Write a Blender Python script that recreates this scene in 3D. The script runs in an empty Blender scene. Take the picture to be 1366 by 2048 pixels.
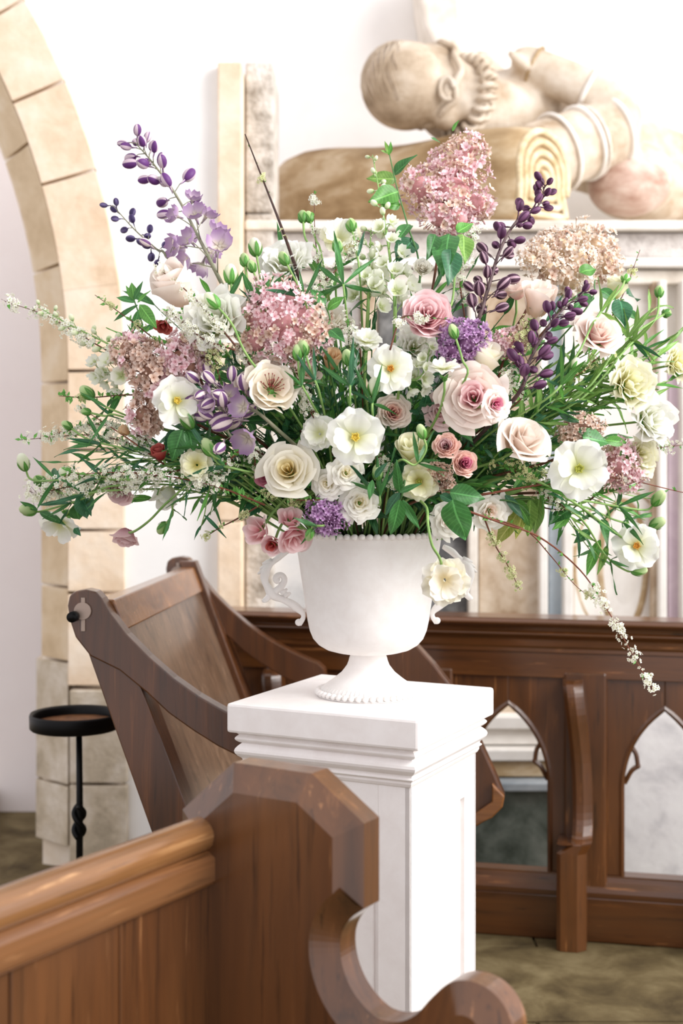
import bpy, bmesh, math, random
from mathutils import Vector, Matrix, noise

# ------------------------------------------------------------------ camera, world, light
F, CX, HY, CH = 2850.0, 683.0, 900.0, 1.5          # focal length in px, image centre, horizon row, eye height
scn = bpy.context.scene
col = scn.collection
cam_d = bpy.data.cameras.new('camera'); cam = bpy.data.objects.new('camera', cam_d); col.objects.link(cam)
cam.location = (0, 0, CH); cam.rotation_euler = (math.pi/2, 0, 0)
cam_d.sensor_fit = 'AUTO'; cam_d.sensor_width = 36.0; cam_d.lens = F/2048*36.0
cam_d.shift_y = -(1024-HY)/2048
cam_d.dof.use_dof = True; cam_d.dof.focus_distance = 3.0; cam_d.dof.aperture_fstop = 2.8
scn.camera = cam
w = bpy.data.worlds.new('world'); scn.world = w; w.use_nodes = True
w.node_tree.nodes['Background'].inputs[0].default_value = (1.0, 0.965, 0.992, 1)
w.node_tree.nodes['Background'].inputs[1].default_value = 1.02
sun_d = bpy.data.lights.new('window_daylight', 'SUN'); sun = bpy.data.objects.new('window_daylight', sun_d); col.objects.link(sun)
sun_d.energy = 2.0; sun_d.angle = math.radians(45); sun_d.color = (1.0, 0.995, 0.985)
sun.rotation_euler = Vector((-0.93, 0.24, -0.46)).to_track_quat('-Z', 'Y').to_euler()
sun.location = (4, -3, 4)
fill_d = bpy.data.lights.new('back_wall_fill', 'AREA'); fill = bpy.data.objects.new('back_wall_fill', fill_d); col.objects.link(fill)  # added fill lamp with no visible source, brightens the white back walls
fill_d.shape = 'RECTANGLE'; fill_d.size = 2.0; fill_d.size_y = 2.8; fill_d.energy = 150; fill_d.color = (1.0, 0.99, 0.97)
fill.location = (3.3, 1.6, 3.9); fill.rotation_euler = (Vector((-0.5, 5.4, 2.4))-Vector(fill.location)).to_track_quat('-Z', 'Z').to_euler()
scn.view_settings.view_transform = 'Standard'; scn.view_settings.look = 'None'
scn.view_settings.gamma = 1.0; scn.view_settings.use_curve_mapping = False
scn.view_settings.exposure = 0.14

# ------------------------------------------------------------------ helpers
def P(px, py, d): return Vector(((px-CX)*d/F, d, CH-(py-HY)*d/F))
def lin(c):
    return tuple(((v/255.0)/12.92 if v/255.0 <= 0.04045 else ((v/255.0+0.055)/1.055)**2.4) for v in c)
def c4(c): return (*lin(c), 1.0)

MATS = {}
def nodes_of(name):
    m = bpy.data.materials.new(name); m.use_nodes = True
    nt = m.node_tree; b = nt.nodes['Principled BSDF']
    MATS[name] = m
    return m, nt, b
def ramp(nt, fac, stops):
    r = nt.nodes.new('ShaderNodeValToRGB'); e = r.color_ramp.elements
    while len(e) < len(stops): e.new(0.5)
    for el, (p, c) in zip(e, stops): el.position = p; el.color = c4(c)
    nt.links.new(fac, r.inputs[0]); return r.outputs[0]
def noise_tex(nt, scale, detail=4, vec=None, rough=0.55, dist=0.0):
    n = nt.nodes.new('ShaderNodeTexNoise'); n.inputs['Scale'].default_value = scale
    n.inputs['Detail'].default_value = detail; n.inputs['Roughness'].default_value = rough
    n.inputs['Distortion'].default_value = dist
    if vec is not None: nt.links.new(vec, n.inputs['Vector'])
    return n.outputs['Fac']
def mapped(nt, scale, rot=(0, 0, 0)):
    t = nt.nodes.new('ShaderNodeTexCoord'); m = nt.nodes.new('ShaderNodeMapping')
    m.inputs['Scale'].default_value = scale; m.inputs['Rotation'].default_value = rot
    nt.links.new(t.outputs['Object'], m.inputs['Vector']); return m.outputs[0]
def bump(nt, b, h, strength, dist=0.01):
    bp = nt.nodes.new('ShaderNodeBump'); bp.inputs['Strength'].default_value = strength
    bp.inputs['Distance'].default_value = dist
    nt.links.new(h, bp.inputs['Height']); nt.links.new(bp.outputs[0], b.inputs['Normal'])
def mix_col(nt, fac, a, b):
    n = nt.nodes.new('ShaderNodeMix'); n.data_type = 'RGBA'
    if isinstance(fac, float): n.inputs[0].default_value = fac
    else: nt.links.new(fac, n.inputs[0])
    for s, v in ((n.inputs[6], a), (n.inputs[7], b)):
        if isinstance(v, tuple): s.default_value = v
        else: nt.links.new(v, s)
    return n.outputs[2]

def mat_wood(name, dark, mid, light, grain=(30, 30, 1.6), rough=0.32, wear=0.35):
    m, nt, b = nodes_of(name)
    v = mapped(nt, grain)
    n1 = noise_tex(nt, 1.0, 6, v, 0.65, 0.6)
    colr = ramp(nt, n1, [(0.30, tuple(int(v*0.62) for v in dark)), (0.46, tuple(int(v*0.80) for v in mid)), (0.60, tuple(int(v*0.92) for v in mid)), (0.74, light)])
    v2 = mapped(nt, (grain[0]*0.12, grain[1]*0.12, grain[2]*0.5))
    n2 = noise_tex(nt, 1.0, 4, v2, 0.6, 0.2)
    patch = ramp(nt, n2, [(0.35, dark), (0.65, light)])
    colr = mix_col(nt, wear, colr, patch)
    n3 = noise_tex(nt, 1.0, 5, mapped(nt, (grain[0]*3.2, grain[1]*3.2, grain[2]*2.4)), 0.6)
    scr = ramp(nt, n3, [(0.64, (0, 0, 0)), (0.72, (255, 255, 255))])
    sm_ = nt.nodes.new('ShaderNodeMath'); sm_.operation = 'MULTIPLY'; sm_.inputs[1].default_value = 0.45; nt.links.new(scr, sm_.inputs[0])
    colr = mix_col(nt, sm_.outputs[0], colr, c4(tuple(min(255, int(v*1.15+20)) for v in light)))
    pore = ramp(nt, n3, [(0.30, (255, 255, 255)), (0.40, (0, 0, 0))])
    sp2 = nt.nodes.new('ShaderNodeMath'); sp2.operation = 'MULTIPLY'; sp2.inputs[1].default_value = 0.6; nt.links.new(pore, sp2.inputs[0])
    colr = mix_col(nt, sp2.outputs[0], colr, c4(tuple(int(v*0.5) for v in dark)))
    nt.links.new(colr, b.inputs['Base Color'])
    b.inputs['Roughness'].default_value = rough; b.inputs['Specular IOR Level'].default_value = 0.5
    b.inputs['Coat Weight'].default_value = 0.55; b.inputs['Coat Roughness'].default_value = 0.16
    bump(nt, b, n1, 0.25, 0.004)
    return m
def mat_mottle(name, cols, scale, rough=0.85, bmp=0.3, bdist=0.01, detail=6, stretch=(1, 1, 1), spec=0.2):
    m, nt, b = nodes_of(name)
    v = mapped(nt, stretch)
    n = noise_tex(nt, scale, detail, v, 0.62, 0.3)
    k = len(cols); st = [(0.3+0.4*i/max(1, k-1), c) for i, c in enumerate(cols)]
    nt.links.new(ramp(nt, n, st), b.inputs['Base Color'])
    b.inputs['Roughness'].default_value = rough; b.inputs['Specular IOR Level'].default_value = spec
    n2 = noise_tex(nt, scale*5, 5, v)
    bump(nt, b, n2, bmp, bdist)
    return m
def mat_petal(name, base, mid, tip, transl=0.3, pos=(0.08, 0.45, 0.95), rough=0.6, vary=0.06):
    m, nt, b = nodes_of(name)
    uv = nt.nodes.new('ShaderNodeUVMap'); sp = nt.nodes.new('ShaderNodeSeparateXYZ')
    nt.links.new(uv.outputs[0], sp.inputs[0])
    colr = ramp(nt, sp.outputs[1], [(pos[0], base), (pos[1], mid), (pos[2], tip)])
    oi = nt.nodes.new('ShaderNodeObjectInfo'); hs = nt.nodes.new('ShaderNodeHueSaturation')
    mr = nt.nodes.new('ShaderNodeMapRange'); mr.inputs[3].default_value = 1-vary*2; mr.inputs[4].default_value = 1+vary
    nt.links.new(oi.outputs['Random'], mr.inputs[0]); nt.links.new(mr.outputs[0], hs.inputs['Value'])
    nt.links.new(colr, hs.inputs['Color'])
    nt.links.new(hs.outputs[0], b.inputs['Base Color'])
    b.inputs['Roughness'].default_value = rough; b.inputs['Specular IOR Level'].default_value = 0.2
    tr = nt.nodes.new('ShaderNodeBsdfTranslucent'); nt.links.new(hs.outputs[0], tr.inputs[0])
    mx = nt.nodes.new('ShaderNodeMixShader'); mx.inputs[0].default_value = transl
    nt.links.new(b.outputs[0], mx.inputs[1]); nt.links.new(tr.outputs[0], mx.inputs[2])
    nt.links.new(mx.outputs[0], nt.nodes['Material Output'].inputs[0])
    return m
def mat_stripe(name, c1, c2, n=5, lo=0.35, hi=0.6):
    m, nt, b = nodes_of(name)
    uv = nt.nodes.new('ShaderNodeUVMap'); sp = nt.nodes.new('ShaderNodeSeparateXYZ')
    nt.links.new(uv.outputs[0], sp.inputs[0])
    mu = nt.nodes.new('ShaderNodeMath'); mu.operation = 'MULTIPLY'; mu.inputs[1].default_value = n*2*math.pi
    nt.links.new(sp.outputs[0], mu.inputs[0])
    si = nt.nodes.new('ShaderNodeMath'); si.operation = 'SINE'; nt.links.new(mu.outputs[0], si.inputs[0])
    mr = nt.nodes.new('ShaderNodeMapRange'); mr.inputs[1].default_value = -1; nt.links.new(si.outputs[0], mr.inputs[0])
    colr = ramp(nt, mr.outputs[0], [(lo, c1), (hi, c2)])
    nt.links.new(colr, b.inputs['Base Color']); b.inputs['Roughness'].default_value = 0.5
    b.inputs['Specular IOR Level'].default_value = 0.25
    return m
def mat_plain(name, c, rough=0.6, metal=0.0, spec=0.3, var=None, transl=0.0):
    m, nt, b = nodes_of(name)
    if var:
        n = noise_tex(nt, var[0], 4, mapped(nt, (1, 1, 1)))
        nt.links.new(ramp(nt, n, [(0.3, c), (0.7, var[1])]), b.inputs['Base Color'])
    else: b.inputs['Base Color'].default_value = c4(c)
    b.inputs['Roughness'].default_value = rough; b.inputs['Metallic'].default_value = metal
    b.inputs['Specular IOR Level'].default_value = spec
    return m

# stone, plaster, wood, metal
M_plaster = mat_mottle('white_plaster', [(243, 241, 238), (252, 251, 249)], 2.0, 0.9, 0.15)
M_plaster_pink = mat_mottle('pinkish_plaster', [(248, 240, 240), (252, 247, 247)], 2.0, 0.9, 0.15)
M_peach = mat_mottle('peach_limestone', [(218, 190, 158), (236, 214, 188), (244, 230, 212)], 5.0, 0.9, 0.35, 0.01)
M_buff = mat_mottle('buff_limestone', [(196, 172, 138), (216, 194, 162), (228, 212, 188)], 5.0, 0.9, 0.35, 0.01)
M_grime = mat_mottle('weathered_limestone', [(150, 138, 118), (196, 182, 160), (226, 216, 202)], 6.0, 0.9, 0.4, 0.012)
M_mortar = mat_mottle('pale_mortar', [(232, 216, 194), (244, 234, 220)], 9.0, 0.95, 0.3)
M_tomb = mat_mottle('tomb_stone', [(205, 194, 180), (234, 226, 214), (246, 240, 232)], 6.0, 0.75, 0.25, 0.008)
M_tombtan = mat_mottle('tomb_alabaster_tan', [(134, 106, 70), (176, 150, 114), (212, 194, 166)], 4.0, 0.7, 0.25, 0.008, stretch=(1, 1, 2.2))
M_tombpink = mat_mottle('tomb_alabaster_pink', [(172, 136, 120), (202, 174, 160), (224, 208, 196)], 9.0, 0.7, 0.4, 0.01, stretch=(1, 1, 2))
M_tombwhite = mat_mottle('tomb_white_marble', [(226, 220, 212), (246, 242, 236)], 5.0, 0.6, 0.1)
M_tombblue = mat_mottle('tomb_blue_marble', [(172, 186, 198), (202, 212, 220)], 8.0, 0.6, 0.1)
M_tomblilac = mat_mottle('tomb_lilac_marble', [(206, 186, 200), (228, 212, 220)], 8.0, 0.6, 0.1)
M_tombbrown = mat_mottle('tomb_brown_panel', [(150, 120, 90), (196, 176, 152), (222, 208, 190)], 9.0, 0.7, 0.1)
M_tombgrey = mat_mottle('tomb_dark_panel', [(58, 58, 60), (104, 104, 104), (150, 150, 148)], 14.0, 0.6, 0.1)
M_tombgreen = mat_mottle('tomb_dark_green_plinth', [(52, 58, 50), (92, 98, 90), (120, 124, 116)], 8.0, 0.6, 0.2)
M_floor = mat_mottle('olive_floor_stone', [(66, 54, 34), (100, 86, 58), (132, 118, 86)], 5.0, 0.75, 0.3, 0.006)
M_wood = mat_wood('dark_oak', (46, 23, 8), (84, 45, 18), (126, 76, 36))
M_woodx = mat_wood('dark_oak_horizontal', (46, 23, 8), (84, 45, 18), (126, 76, 36), grain=(1.6, 30, 30))
M_woodrail = mat_wood('polished_oak_rail', (84, 46, 17), (134, 82, 38), (178, 122, 68), grain=(1.4, 26, 26), rough=0.24)
M_woodend = mat_wood('oak_pew_end', (58, 30, 13), (102, 60, 29), (146, 98, 58), grain=(24, 24, 1.4), rough=0.3)
M_woodpale = mat_wood('worn_grey_oak', (80, 56, 40), (116, 88, 66), (150, 122, 98), grain=(26, 26, 1.4), rough=0.4)
M_woodscreen = mat_wood('choir_screen_oak', (52, 26, 8), (92, 50, 18), (136, 84, 40), grain=(22, 22, 2.0), rough=0.34)
M_woodscreenx = mat_wood('choir_screen_oak_rail', (52, 26, 8), (92, 50, 18), (136, 84, 40), grain=(1.8, 22, 22), rough=0.3)
M_paint = mat_mottle('white_painted_wood', [(238, 232, 229), (246, 242, 240)], 18.0, 0.55, 0.06, 0.003, spec=0.3)
M_urn = mat_mottle('matt_white_urn', [(240, 235, 231), (247, 244, 241)], 30.0, 0.6, 0.08, 0.002, spec=0.25)
M_iron = mat_plain('black_iron', (16, 16, 17), 0.45, 0.6, 0.4)
M_rust = mat_plain('candle_tray_rust', (92, 58, 34), 0.6, 0.3, 0.4, (30, (140, 92, 52)))
M_metal = mat_plain('worn_bracket_metal', (168, 150, 138), 0.4, 0.7, 0.4)
M_dark = mat_plain('dark_moss', (22, 30, 18), 0.9, 0, 0.1, (60, (44, 54, 30)))

def obj(name, me, parent=None, M=None, kind=None, label=None, cat=None, group=None):
    o = bpy.data.objects.new(name, me); col.objects.link(o)
    if parent is not None:
        o.parent = parent
    if M is not None: o.matrix_basis = M
    if kind: o['kind'] = kind
    if label: o['label'] = label
    if cat: o['category'] = cat
    if group: o['group'] = group
    return o
def empty(name, loc, label, cat, group=None, M=None):
    o = bpy.data.objects.new(name, None); col.objects.link(o)
    o.empty_display_size = 0.02
    o.matrix_basis = M if M is not None else Matrix.Translation(loc)
    o['label'] = label; o['category'] = cat
    if group: o['group'] = group
    return o
def mesh(name, verts, faces, mat, uvs=None, smooth=True):
    me = bpy.data.meshes.new(name); me.from_pydata([tuple(v) for v in verts], [], faces); me.update()
    if mat is not None: me.materials.append(mat)
    if uvs is not None:
        lay = me.uv_layers.new(name='UVMap')
        li = [0]*len(me.loops); me.loops.foreach_get('vertex_index', li)
        flat = []
        for i in li: flat.extend(uvs[i])
        lay.data.foreach_set('uv', flat)
    if smooth: me.polygons.foreach_set('use_smooth', [True]*len(me.polygons))
    return me
class MB:
    """collects geometry for one mesh"""
    def __init__(s): s.v = []; s.f = []; s.uv = []
    def add(s, v, f, uv=None):
        n = len(s.v); s.v.extend(v); s.f.extend([tuple(i+n for i in q) for q in f])
        s.uv.extend(uv if uv else [(0.5, 0.5)]*len(v)); return s
    def box(s, a, b):
        x0, y0, z0 = a; x1, y1, z1 = b
        v = [(x0, y0, z0), (x1, y0, z0), (x1, y1, z0), (x0, y1, z0), (x0, y0, z1), (x1, y0, z1), (x1, y1, z1), (x0, y1, z1)]
        return s.add([Vector(q) for q in v], [(0, 3, 2, 1), (4, 5, 6, 7), (0, 1, 5, 4), (1, 2, 6, 5), (2, 3, 7, 6), (3, 0, 4, 7)])
    def prism(s, pts, y0, y1):
        """outline (x,z) extruded along y"""
        n = len(pts)
        v = [Vector((p[0], y0, p[1])) for p in pts]+[Vector((p[0], y1, p[1])) for p in pts]
        f = [tuple(range(n)), tuple(range(2*n-1, n-1, -1))]+[(i, i+n, (i+1) % n+n, (i+1) % n) for i in range(n)]
        return s.add(v, f)
    def tube(s, pts, rad, n=6, cap=True):
        v, f, uv = tube(pts, rad, n, cap); return s.add(v, f, uv)
    def lathe(s, prof, n=48, center=(0, 0)):
        v = []; f = []
        for r, z in prof:
            for k in range(n):
                a = 2*math.pi*k/n; v.append(Vector((center[0]+r*math.cos(a), center[1]+r*math.sin(a), z)))
        m = len(prof)
        for i in range(m-1):
            for k in range(n):
                f.append((i*n+k, i*n+(k+1) % n, (i+1)*n+(k+1) % n, (i+1)*n+k))
        return s.add(v, f)
    def ell(s, c, r, M3=None, nu=12, nv=8):
        v = []; f = []; uv = []
        c = Vector(c)
        for j in range(nv+1):
            th = math.pi*j/nv
            for i in range(nu+1):
                a = 2*math.pi*i/nu
                q = Vector((r[0]*math.sin(th)*math.cos(a), r[1]*math.sin(th)*math.sin(a), r[2]*math.cos(th)))
                if M3 is not None: q = M3 @ q
                v.append(c+q); uv.append((i/nu, 1-j/nv))
        for j in range(nv):
            for i in range(nu):
                a = j*(nu+1)+i; f.append((a, a+nu+1, a+nu+2, a+1))
        return s.add(v, f, uv)
    def mesh(s, name, mat, smooth=True): return mesh(name, s.v, s.f, mat, s.uv, smooth)
def tube(pts, rad, n=6, cap=True):
    pts = [Vector(p) for p in pts]; m = len(pts)
    if not isinstance(rad, (list, tuple)): rad = [rad]*m
    v = []; f = []; uv = []
    t0 = (pts[1]-pts[0]).normalized()
    ref = Vector((0, 0, 1)) if abs(t0.z) < 0.9 else Vector((1, 0, 0))
    x = t0.cross(ref).normalized()
    for i, p in enumerate(pts):
        t = (pts[min(i+1, m-1)]-pts[max(i-1, 0)])
        t = t.normalized() if t.length > 1e-9 else t0
        x = (x-t*x.dot(t)); x = x.normalized() if x.length > 1e-9 else t.orthogonal().normalized()
        y = t.cross(x)
        for k in range(n):
            a = 2*math.pi*k/n; v.append(p+(x*math.cos(a)+y*math.sin(a))*rad[i]); uv.append((k/n, i/(m-1)))
    for i in range(m-1):
        for k in range(n): f.append((i*n+k, i*n+(k+1) % n, (i+1)*n+(k+1) % n, (i+1)*n+k))
    if cap: f.append(tuple(range(n-1, -1, -1))); f.append(tuple(range((m-1)*n, m*n)))
    return v, f, uv
def crom(pts, k=6):
    """smooth path through control points"""
    pts = [Vector(p) for p in pts]
    q = [pts[0]*2-pts[1]]+pts+[pts[-1]*2-pts[-2]]
    out = []
    for i in range(1, len(q)-2):
        for j in range(k):
            t = j/k; a, b, c, d = q[i-1], q[i], q[i+1], q[i+2]
            out.append(0.5*((2*b)+(c-a)*t+(2*a-5*b+4*c-d)*t*t+(3*b-a-3*c+d)*t**3))
    out.append(pts[-1]); return out
def bez(a, b, c, d, k=12):
    return [a*(1-t)**3+b*3*t*(1-t)**2+c*3*t*t*(1-t)+d*t**3 for t in [i/k for i in range(k+1)]]
def bevel(o, wd=0.003, seg=2, ang=35):
    m = o.modifiers.new('bevel', 'BEVEL'); m.width = wd; m.segments = seg; m.limit_method = 'ANGLE'; m.angle_limit = math.radians(ang)
    return o
def smooth_angle(o):
    o.data.polygons.foreach_set('use_smooth', [False]*len(o.data.polygons)); return o
def frame(x, y, z, loc):
    M = Matrix.Identity(4)
    for i, a in enumerate((x, y, z)):
        for j in range(3): M[j][i] = a[j]
    for j in range(3): M[j][3] = loc[j]
    return M
def flat(mb, name, mat, parent=None, M=None, wd=0.003, **k):
    o = obj(name, mb.mesh(name, mat, False), parent, M, **k)
    if wd: bevel(o, wd)
    return o

# ------------------------------------------------------------------ room shell
o = flat(MB().box((-4, 0.4, -0.12), (4, 7.4, -0.012)), 'floor', M_floor, wd=0, kind='structure')
rs = random.Random(5)
y = 2.2; row = 0
while y < 5.0:
    dy = 0.47+0.10*rs.random(); x = -1.5+0.3*(row % 2)
    while x < 2.2:
        dx = 0.55+0.3*rs.random()
        flat(MB().box((x+0.004, y+0.004, -0.02), (x+dx-0.004, y+dy-0.004, 0.0-0.003*rs.random())), 'paving_slab', M_floor, o, wd=0.003)
        x += dx
    y += dy; row += 1

AW = 5.05                                   # plane of the arch wall
k_ = AW/F
ZS = CH+(900-750)*k_                        # springing line
AX = (-1256-CX)*k_; R1 = 1506*k_; R2 = 1394*k_; R3 = R2-0.125
XJ = P(462, 0, AW).x                        # where the monument recess begins
TOP = 4.4
# white wall right of the arch
pts = [(AX+R1, -0.01), (XJ, -0.01), (XJ, TOP)]
ang = math.asin(min(1, (TOP-ZS)/R1))
for i in range(25):
    a = ang*(1-i/24); pts.append((AX+R1*math.cos(a), ZS+R1*math.sin(a)))
wl = flat(MB().prism(pts, AW, AW+0.06), 'wall_left', M_plaster, wd=0, kind='structure')
# voussoirs and jamb stones of the two arch orders
def sector(r0, r1, a0, a1, y0a, y0b, y1, n=5):
    """annular block, front edge at depth y0a on the outer radius and y0b on the inner"""
    v = []; f = []
    for i in range(n+1):
        a = a0+(a1-a0)*i/n
        for r, yy in ((r0, y0a), (r1, y0b), (r1, y1), (r0, y1)):
            if a >= 0: v.append(Vector((AX+r*math.cos(a), yy, ZS+r*math.sin(a))))
            else: v.append(Vector((AX+r, yy, ZS+a*r0)))
    for i in range(n):
        for k in range(4):
            a = i*4+k; b = i*4+(k+1) % 4; f.append((a, b, b+4, a+4))
    f.append((3, 2, 1, 0)); f.append((n*4, n*4+1, n*4+2, n*4+3))
    return v, f
arch = bpy.data.objects.new('trim_1', None); col.objects.link(arch); arch['kind'] = 'structure'; arch['label'] = 'peach limestone arch with two orders of blocks on the left'
arch.matrix_basis = Matrix.Identity(4)
def z_of(py): return (CH-(py-HY)*k_-ZS)/R1
j1 = [z_of(q) for q in (1775, 1560, 1372, 1185, 1060, 900, 742, 560)]+[0.115+0.003, 0.275, 0.40, 0.52, 0.66, 0.80, 0.95]
j2 = [z_of(q) for q in (1775, 1640, 1372, 1210, 1010, 765, 640)]+[0.02, 0.16, 0.34, 0.50, 0.64, 0.80, 0.95]
g = 0.0022
for k in range(len(j1)-1):
    wob = 0.002*(rs.random()-0.5); low = j1[k+1] <= z_of(1372)+1e-6
    v, f = sector(R1+(0.012 if low else 0.0)+wob, R2+(0.01 if low else 0), j1[k]+g, j1[k+1]-g, AW-0.02-(0.02 if low else 0)+wob, AW-0.02+wob-(0.02 if low else 0), AW+0.3)
    b = MB().add(v, f); ob = obj('voussoir' if j1[k] >= 0 else 'jamb_stone', b.mesh('arch_stone', M_grime if low else M_peach, False), arch); bevel(ob, 0.0025, 2)
for k in range(len(j2)-1):
    wob = 0.002*(rs.random()-0.5); low = j2[k+1] <= z_of(1372)+1e-6
    v, f = sector(R2-0.004, R3-(0.02 if low else 0)+wob, j2[k]+g, j2[k+1]-g, AW+0.0+wob, AW+0.13+wob, AW+0.4)
    b = MB().add(v, f); ob = obj('voussoir' if j2[k] >= 0 else 'jamb_stone', b.mesh('arch_stone', M_grime if low else M_buff, False), arch); bevel(ob, 0.0025, 2)
# mortar behind the joints
v, f = sector(R1-0.006, R3+0.006, j1[0], 0.95, AW-0.0195, AW+0.1235, AW+0.38, 40)
obj('mortar_bed', MB().add(v, f).mesh('mortar', M_mortar, False), arch)
# wall seen through the arch, wall behind the monument
flat(MB().box((-4, 5.95, -0.01), (XJ-0.1, 6.1, TOP)), 'wall_back', M_plaster_pink, wd=0, kind='structure')
flat(MB().box((XJ-0.05, 6.75, -0.01), (4, 6.95, TOP)), 'wall_right', M_plaster, wd=0, kind='structure')
sd = MB().box((-4, 5.45, -0.01), (AX+R3-0.35, 5.95, 0.09)); flat(sd, 'trim_2', M_grime, wd=0.006, kind='structure')

# ------------------------------------------------------------------ monument
TF = 5.12; zt = P(0, 442, TF).z
tomb = empty('tomb_chest', (1.1, TF, 0), 'pale carved stone tomb chest with coloured marble panels behind the choir screen', 'tomb')
TI = tomb.matrix_basis.inverted()
def tp(mb, name, mat, wd=0.006, **k): return flat(mb, name, mat, tomb, TI, wd, **k)
XL = P(505, 0, TF+0.1).x; XR = 2.6
tp(MB().box((XL, TF+0.1, 0.45), (XR, 6.7, zt-0.2)), 'chest_body', M_tombwhite, 0)
tp(MB().box((XL-0.02, TF-0.02, zt-0.035), (XR, 6.74, zt)), 'ledge', M_tomb)
tp(MB().box((XL, TF+0.03, zt-0.125), (XR, 6.7, zt-0.04)), 'carved_frieze', mat_mottle('tomb_carved_frieze', [(168, 158, 152), (214, 206, 200), (236, 230, 224)], 16.0, 0.7, 0.6, 0.02), 0)
tp(MB().box((XL, TF+0.0, zt-0.165), (XR, 6.7, zt-0.13)), 'moulding', M_tombwhite)
tp(MB().box((XL, TF+0.05, zt-0.22), (XR, 6.7, zt-0.17)), 'moulding', M_tomb)
def strip(x0, x1, y0, y1, mat, name, d0=0.0):
    a = P(x0, 0, TF+d0).x; b = P(x1, 0, TF+d0).x
    tp(MB().box((a, TF+d0, 0.46), (b, TF+0.14, CH-(y0-HY)*TF/F)), name, mat, 0.005)
strip(506, 532, 560, 0, M_tombbrown, 'pilaster', 0.03)
strip(536, 720, 560, 0, mat_mottle('tomb_pale_blue_panel', [(190, 190, 190), (220, 218, 216), (232, 228, 224)], 6, 0.7, 0.1), 'panel', 0.08)
strip(724, 752, 560, 0, M_tombbrown, 'pilaster', 0.03)
strip(756, 936, 600, 0, M_tombgrey, 'panel', 0.08)
strip(938, 956, 560, 0, M_tomb, 'pilaster', 0.02)
strip(958, 1078, 580, 0, M_tombbrown, 'panel', 0.06)
strip(1080, 1096, 560, 0, M_tombwhite, 'pilaster', 0.0)
strip(1098, 1126, 560, 0, M_tombblue, 'panel', 0.06)
strip(1128, 1146, 560, 0, M_tombwhite, 'pilaster', 0.0)
strip(1148, 1304, 600, 0, M_tombwhite, 'panel', 0.09)
strip(1305, 1317, 560, 0, M_tombbrown, 'pilaster', 0.04)
strip(1319, 1334, 560, 0, M_tombwhite, 'pilaster', 0.0)
strip(1336, 1362, 700, 0, M_tomblilac, 'panel', 0.06)
strip(1364, 1400, 560, 0, M_tombwhite, 'pilaster', 0.0)
for (cx_, cy_, rx, ry, r) in ((1245, 1130, 46, 128, 0.016), (1245, 1130, 96, 150, 0.012), (1245, 1130, 78, 142, 0.010)):
    ring = [P(cx_+rx*math.cos(t), cy_+ry*math.sin(t), TF+0.1) for t in [2*math.pi*i/40 for i in range(41)]]
    obj('cartouche_ring', MB().tube(ring, r, 8).mesh('ring', M_tombtan), tomb, TI)
b = MB().ell(P(1245, 1130, TF+0.12), (0.078, 0.04, 0.22), None, 24, 12); obj('cartouche', b.mesh('cartouche', M_tombwhite), tomb, TI)
M_tombledge = mat_mottle('tomb_grey_ledge', [(140, 148, 154), (178, 184, 188)], 8.0, 0.6, 0.1)
# stepped plinth seen through the screen
for (za, zb, yy, mt) in ((0.60, 0.46, TF-0.02, M_tombbrown), (0.56, 0.515, TF-0.10, M_tombwhite), (0.51, 0.455, TF-0.07, M_tombwhite), (0.45, 0.41, TF-0.13, M_tombwhite), (0.405, 0.35, TF-0.11, M_tombtan), (0.345, 0.315, TF-0.18, M_tombledge)):
    tp(MB().box((XL, yy, zb), (P(1196, 0, TF).x, 6.6, za)), 'plinth_course', mt, 0.005)
tp(MB().box((XL, TF-0.14, 0.0), (P(1196, 0, TF).x, 6.6, 0.32)), 'plinth', M_tombgreen, 0.004)
tp(MB().box((P(1198, 0, TF).x, TF-0.12, 0.0), (XR, 6.6, 0.62)), 'plinth', mat_mottle('veined_white_plinth', [(206, 204, 206), (240, 238, 238), (250, 249, 248)], 7.0, 0.6, 0.15), 0.004)

# jamb post left of the monument
jp = empty('jamb_post', (P(460, 0, AW).x, AW, 0), 'tall peach stone post at the left end of the monument', 'post')
JI = jp.matrix_basis.inverted()
x0 = P(438, 0, AW).x; x1 = P(486, 0, AW).x
zz = [0, 0.62, 1.25, 1.9, P(0, 132, AW).z]
for a, b_ in zip(zz[:-1], zz[1:]):
    flat(MB().box((x0, AW-0.06, a+0.002), (x1, AW+0.3, b_-0.002)), 'jamb_stone', M_peach, jp, JI, 0.006)
rv = mat_mottle('carved_reveal_stone', [(150, 140, 128), (206, 198, 188), (238, 232, 226)], 13.0, 0.85, 0.6, 0.02)
zz = [0, 0.7, 1.3, 1.85, 2.35, P(0, 136, AW+0.15).z]
for a, b_ in zip(zz[:-1], zz[1:]):
    flat(MB().box((x1+0.004, AW+0.06, a+0.002), (P(548, 0, AW+0.1).x, AW+0.5, b_-0.002)), 'carved_block', rv, jp, JI, 0.01)

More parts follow.
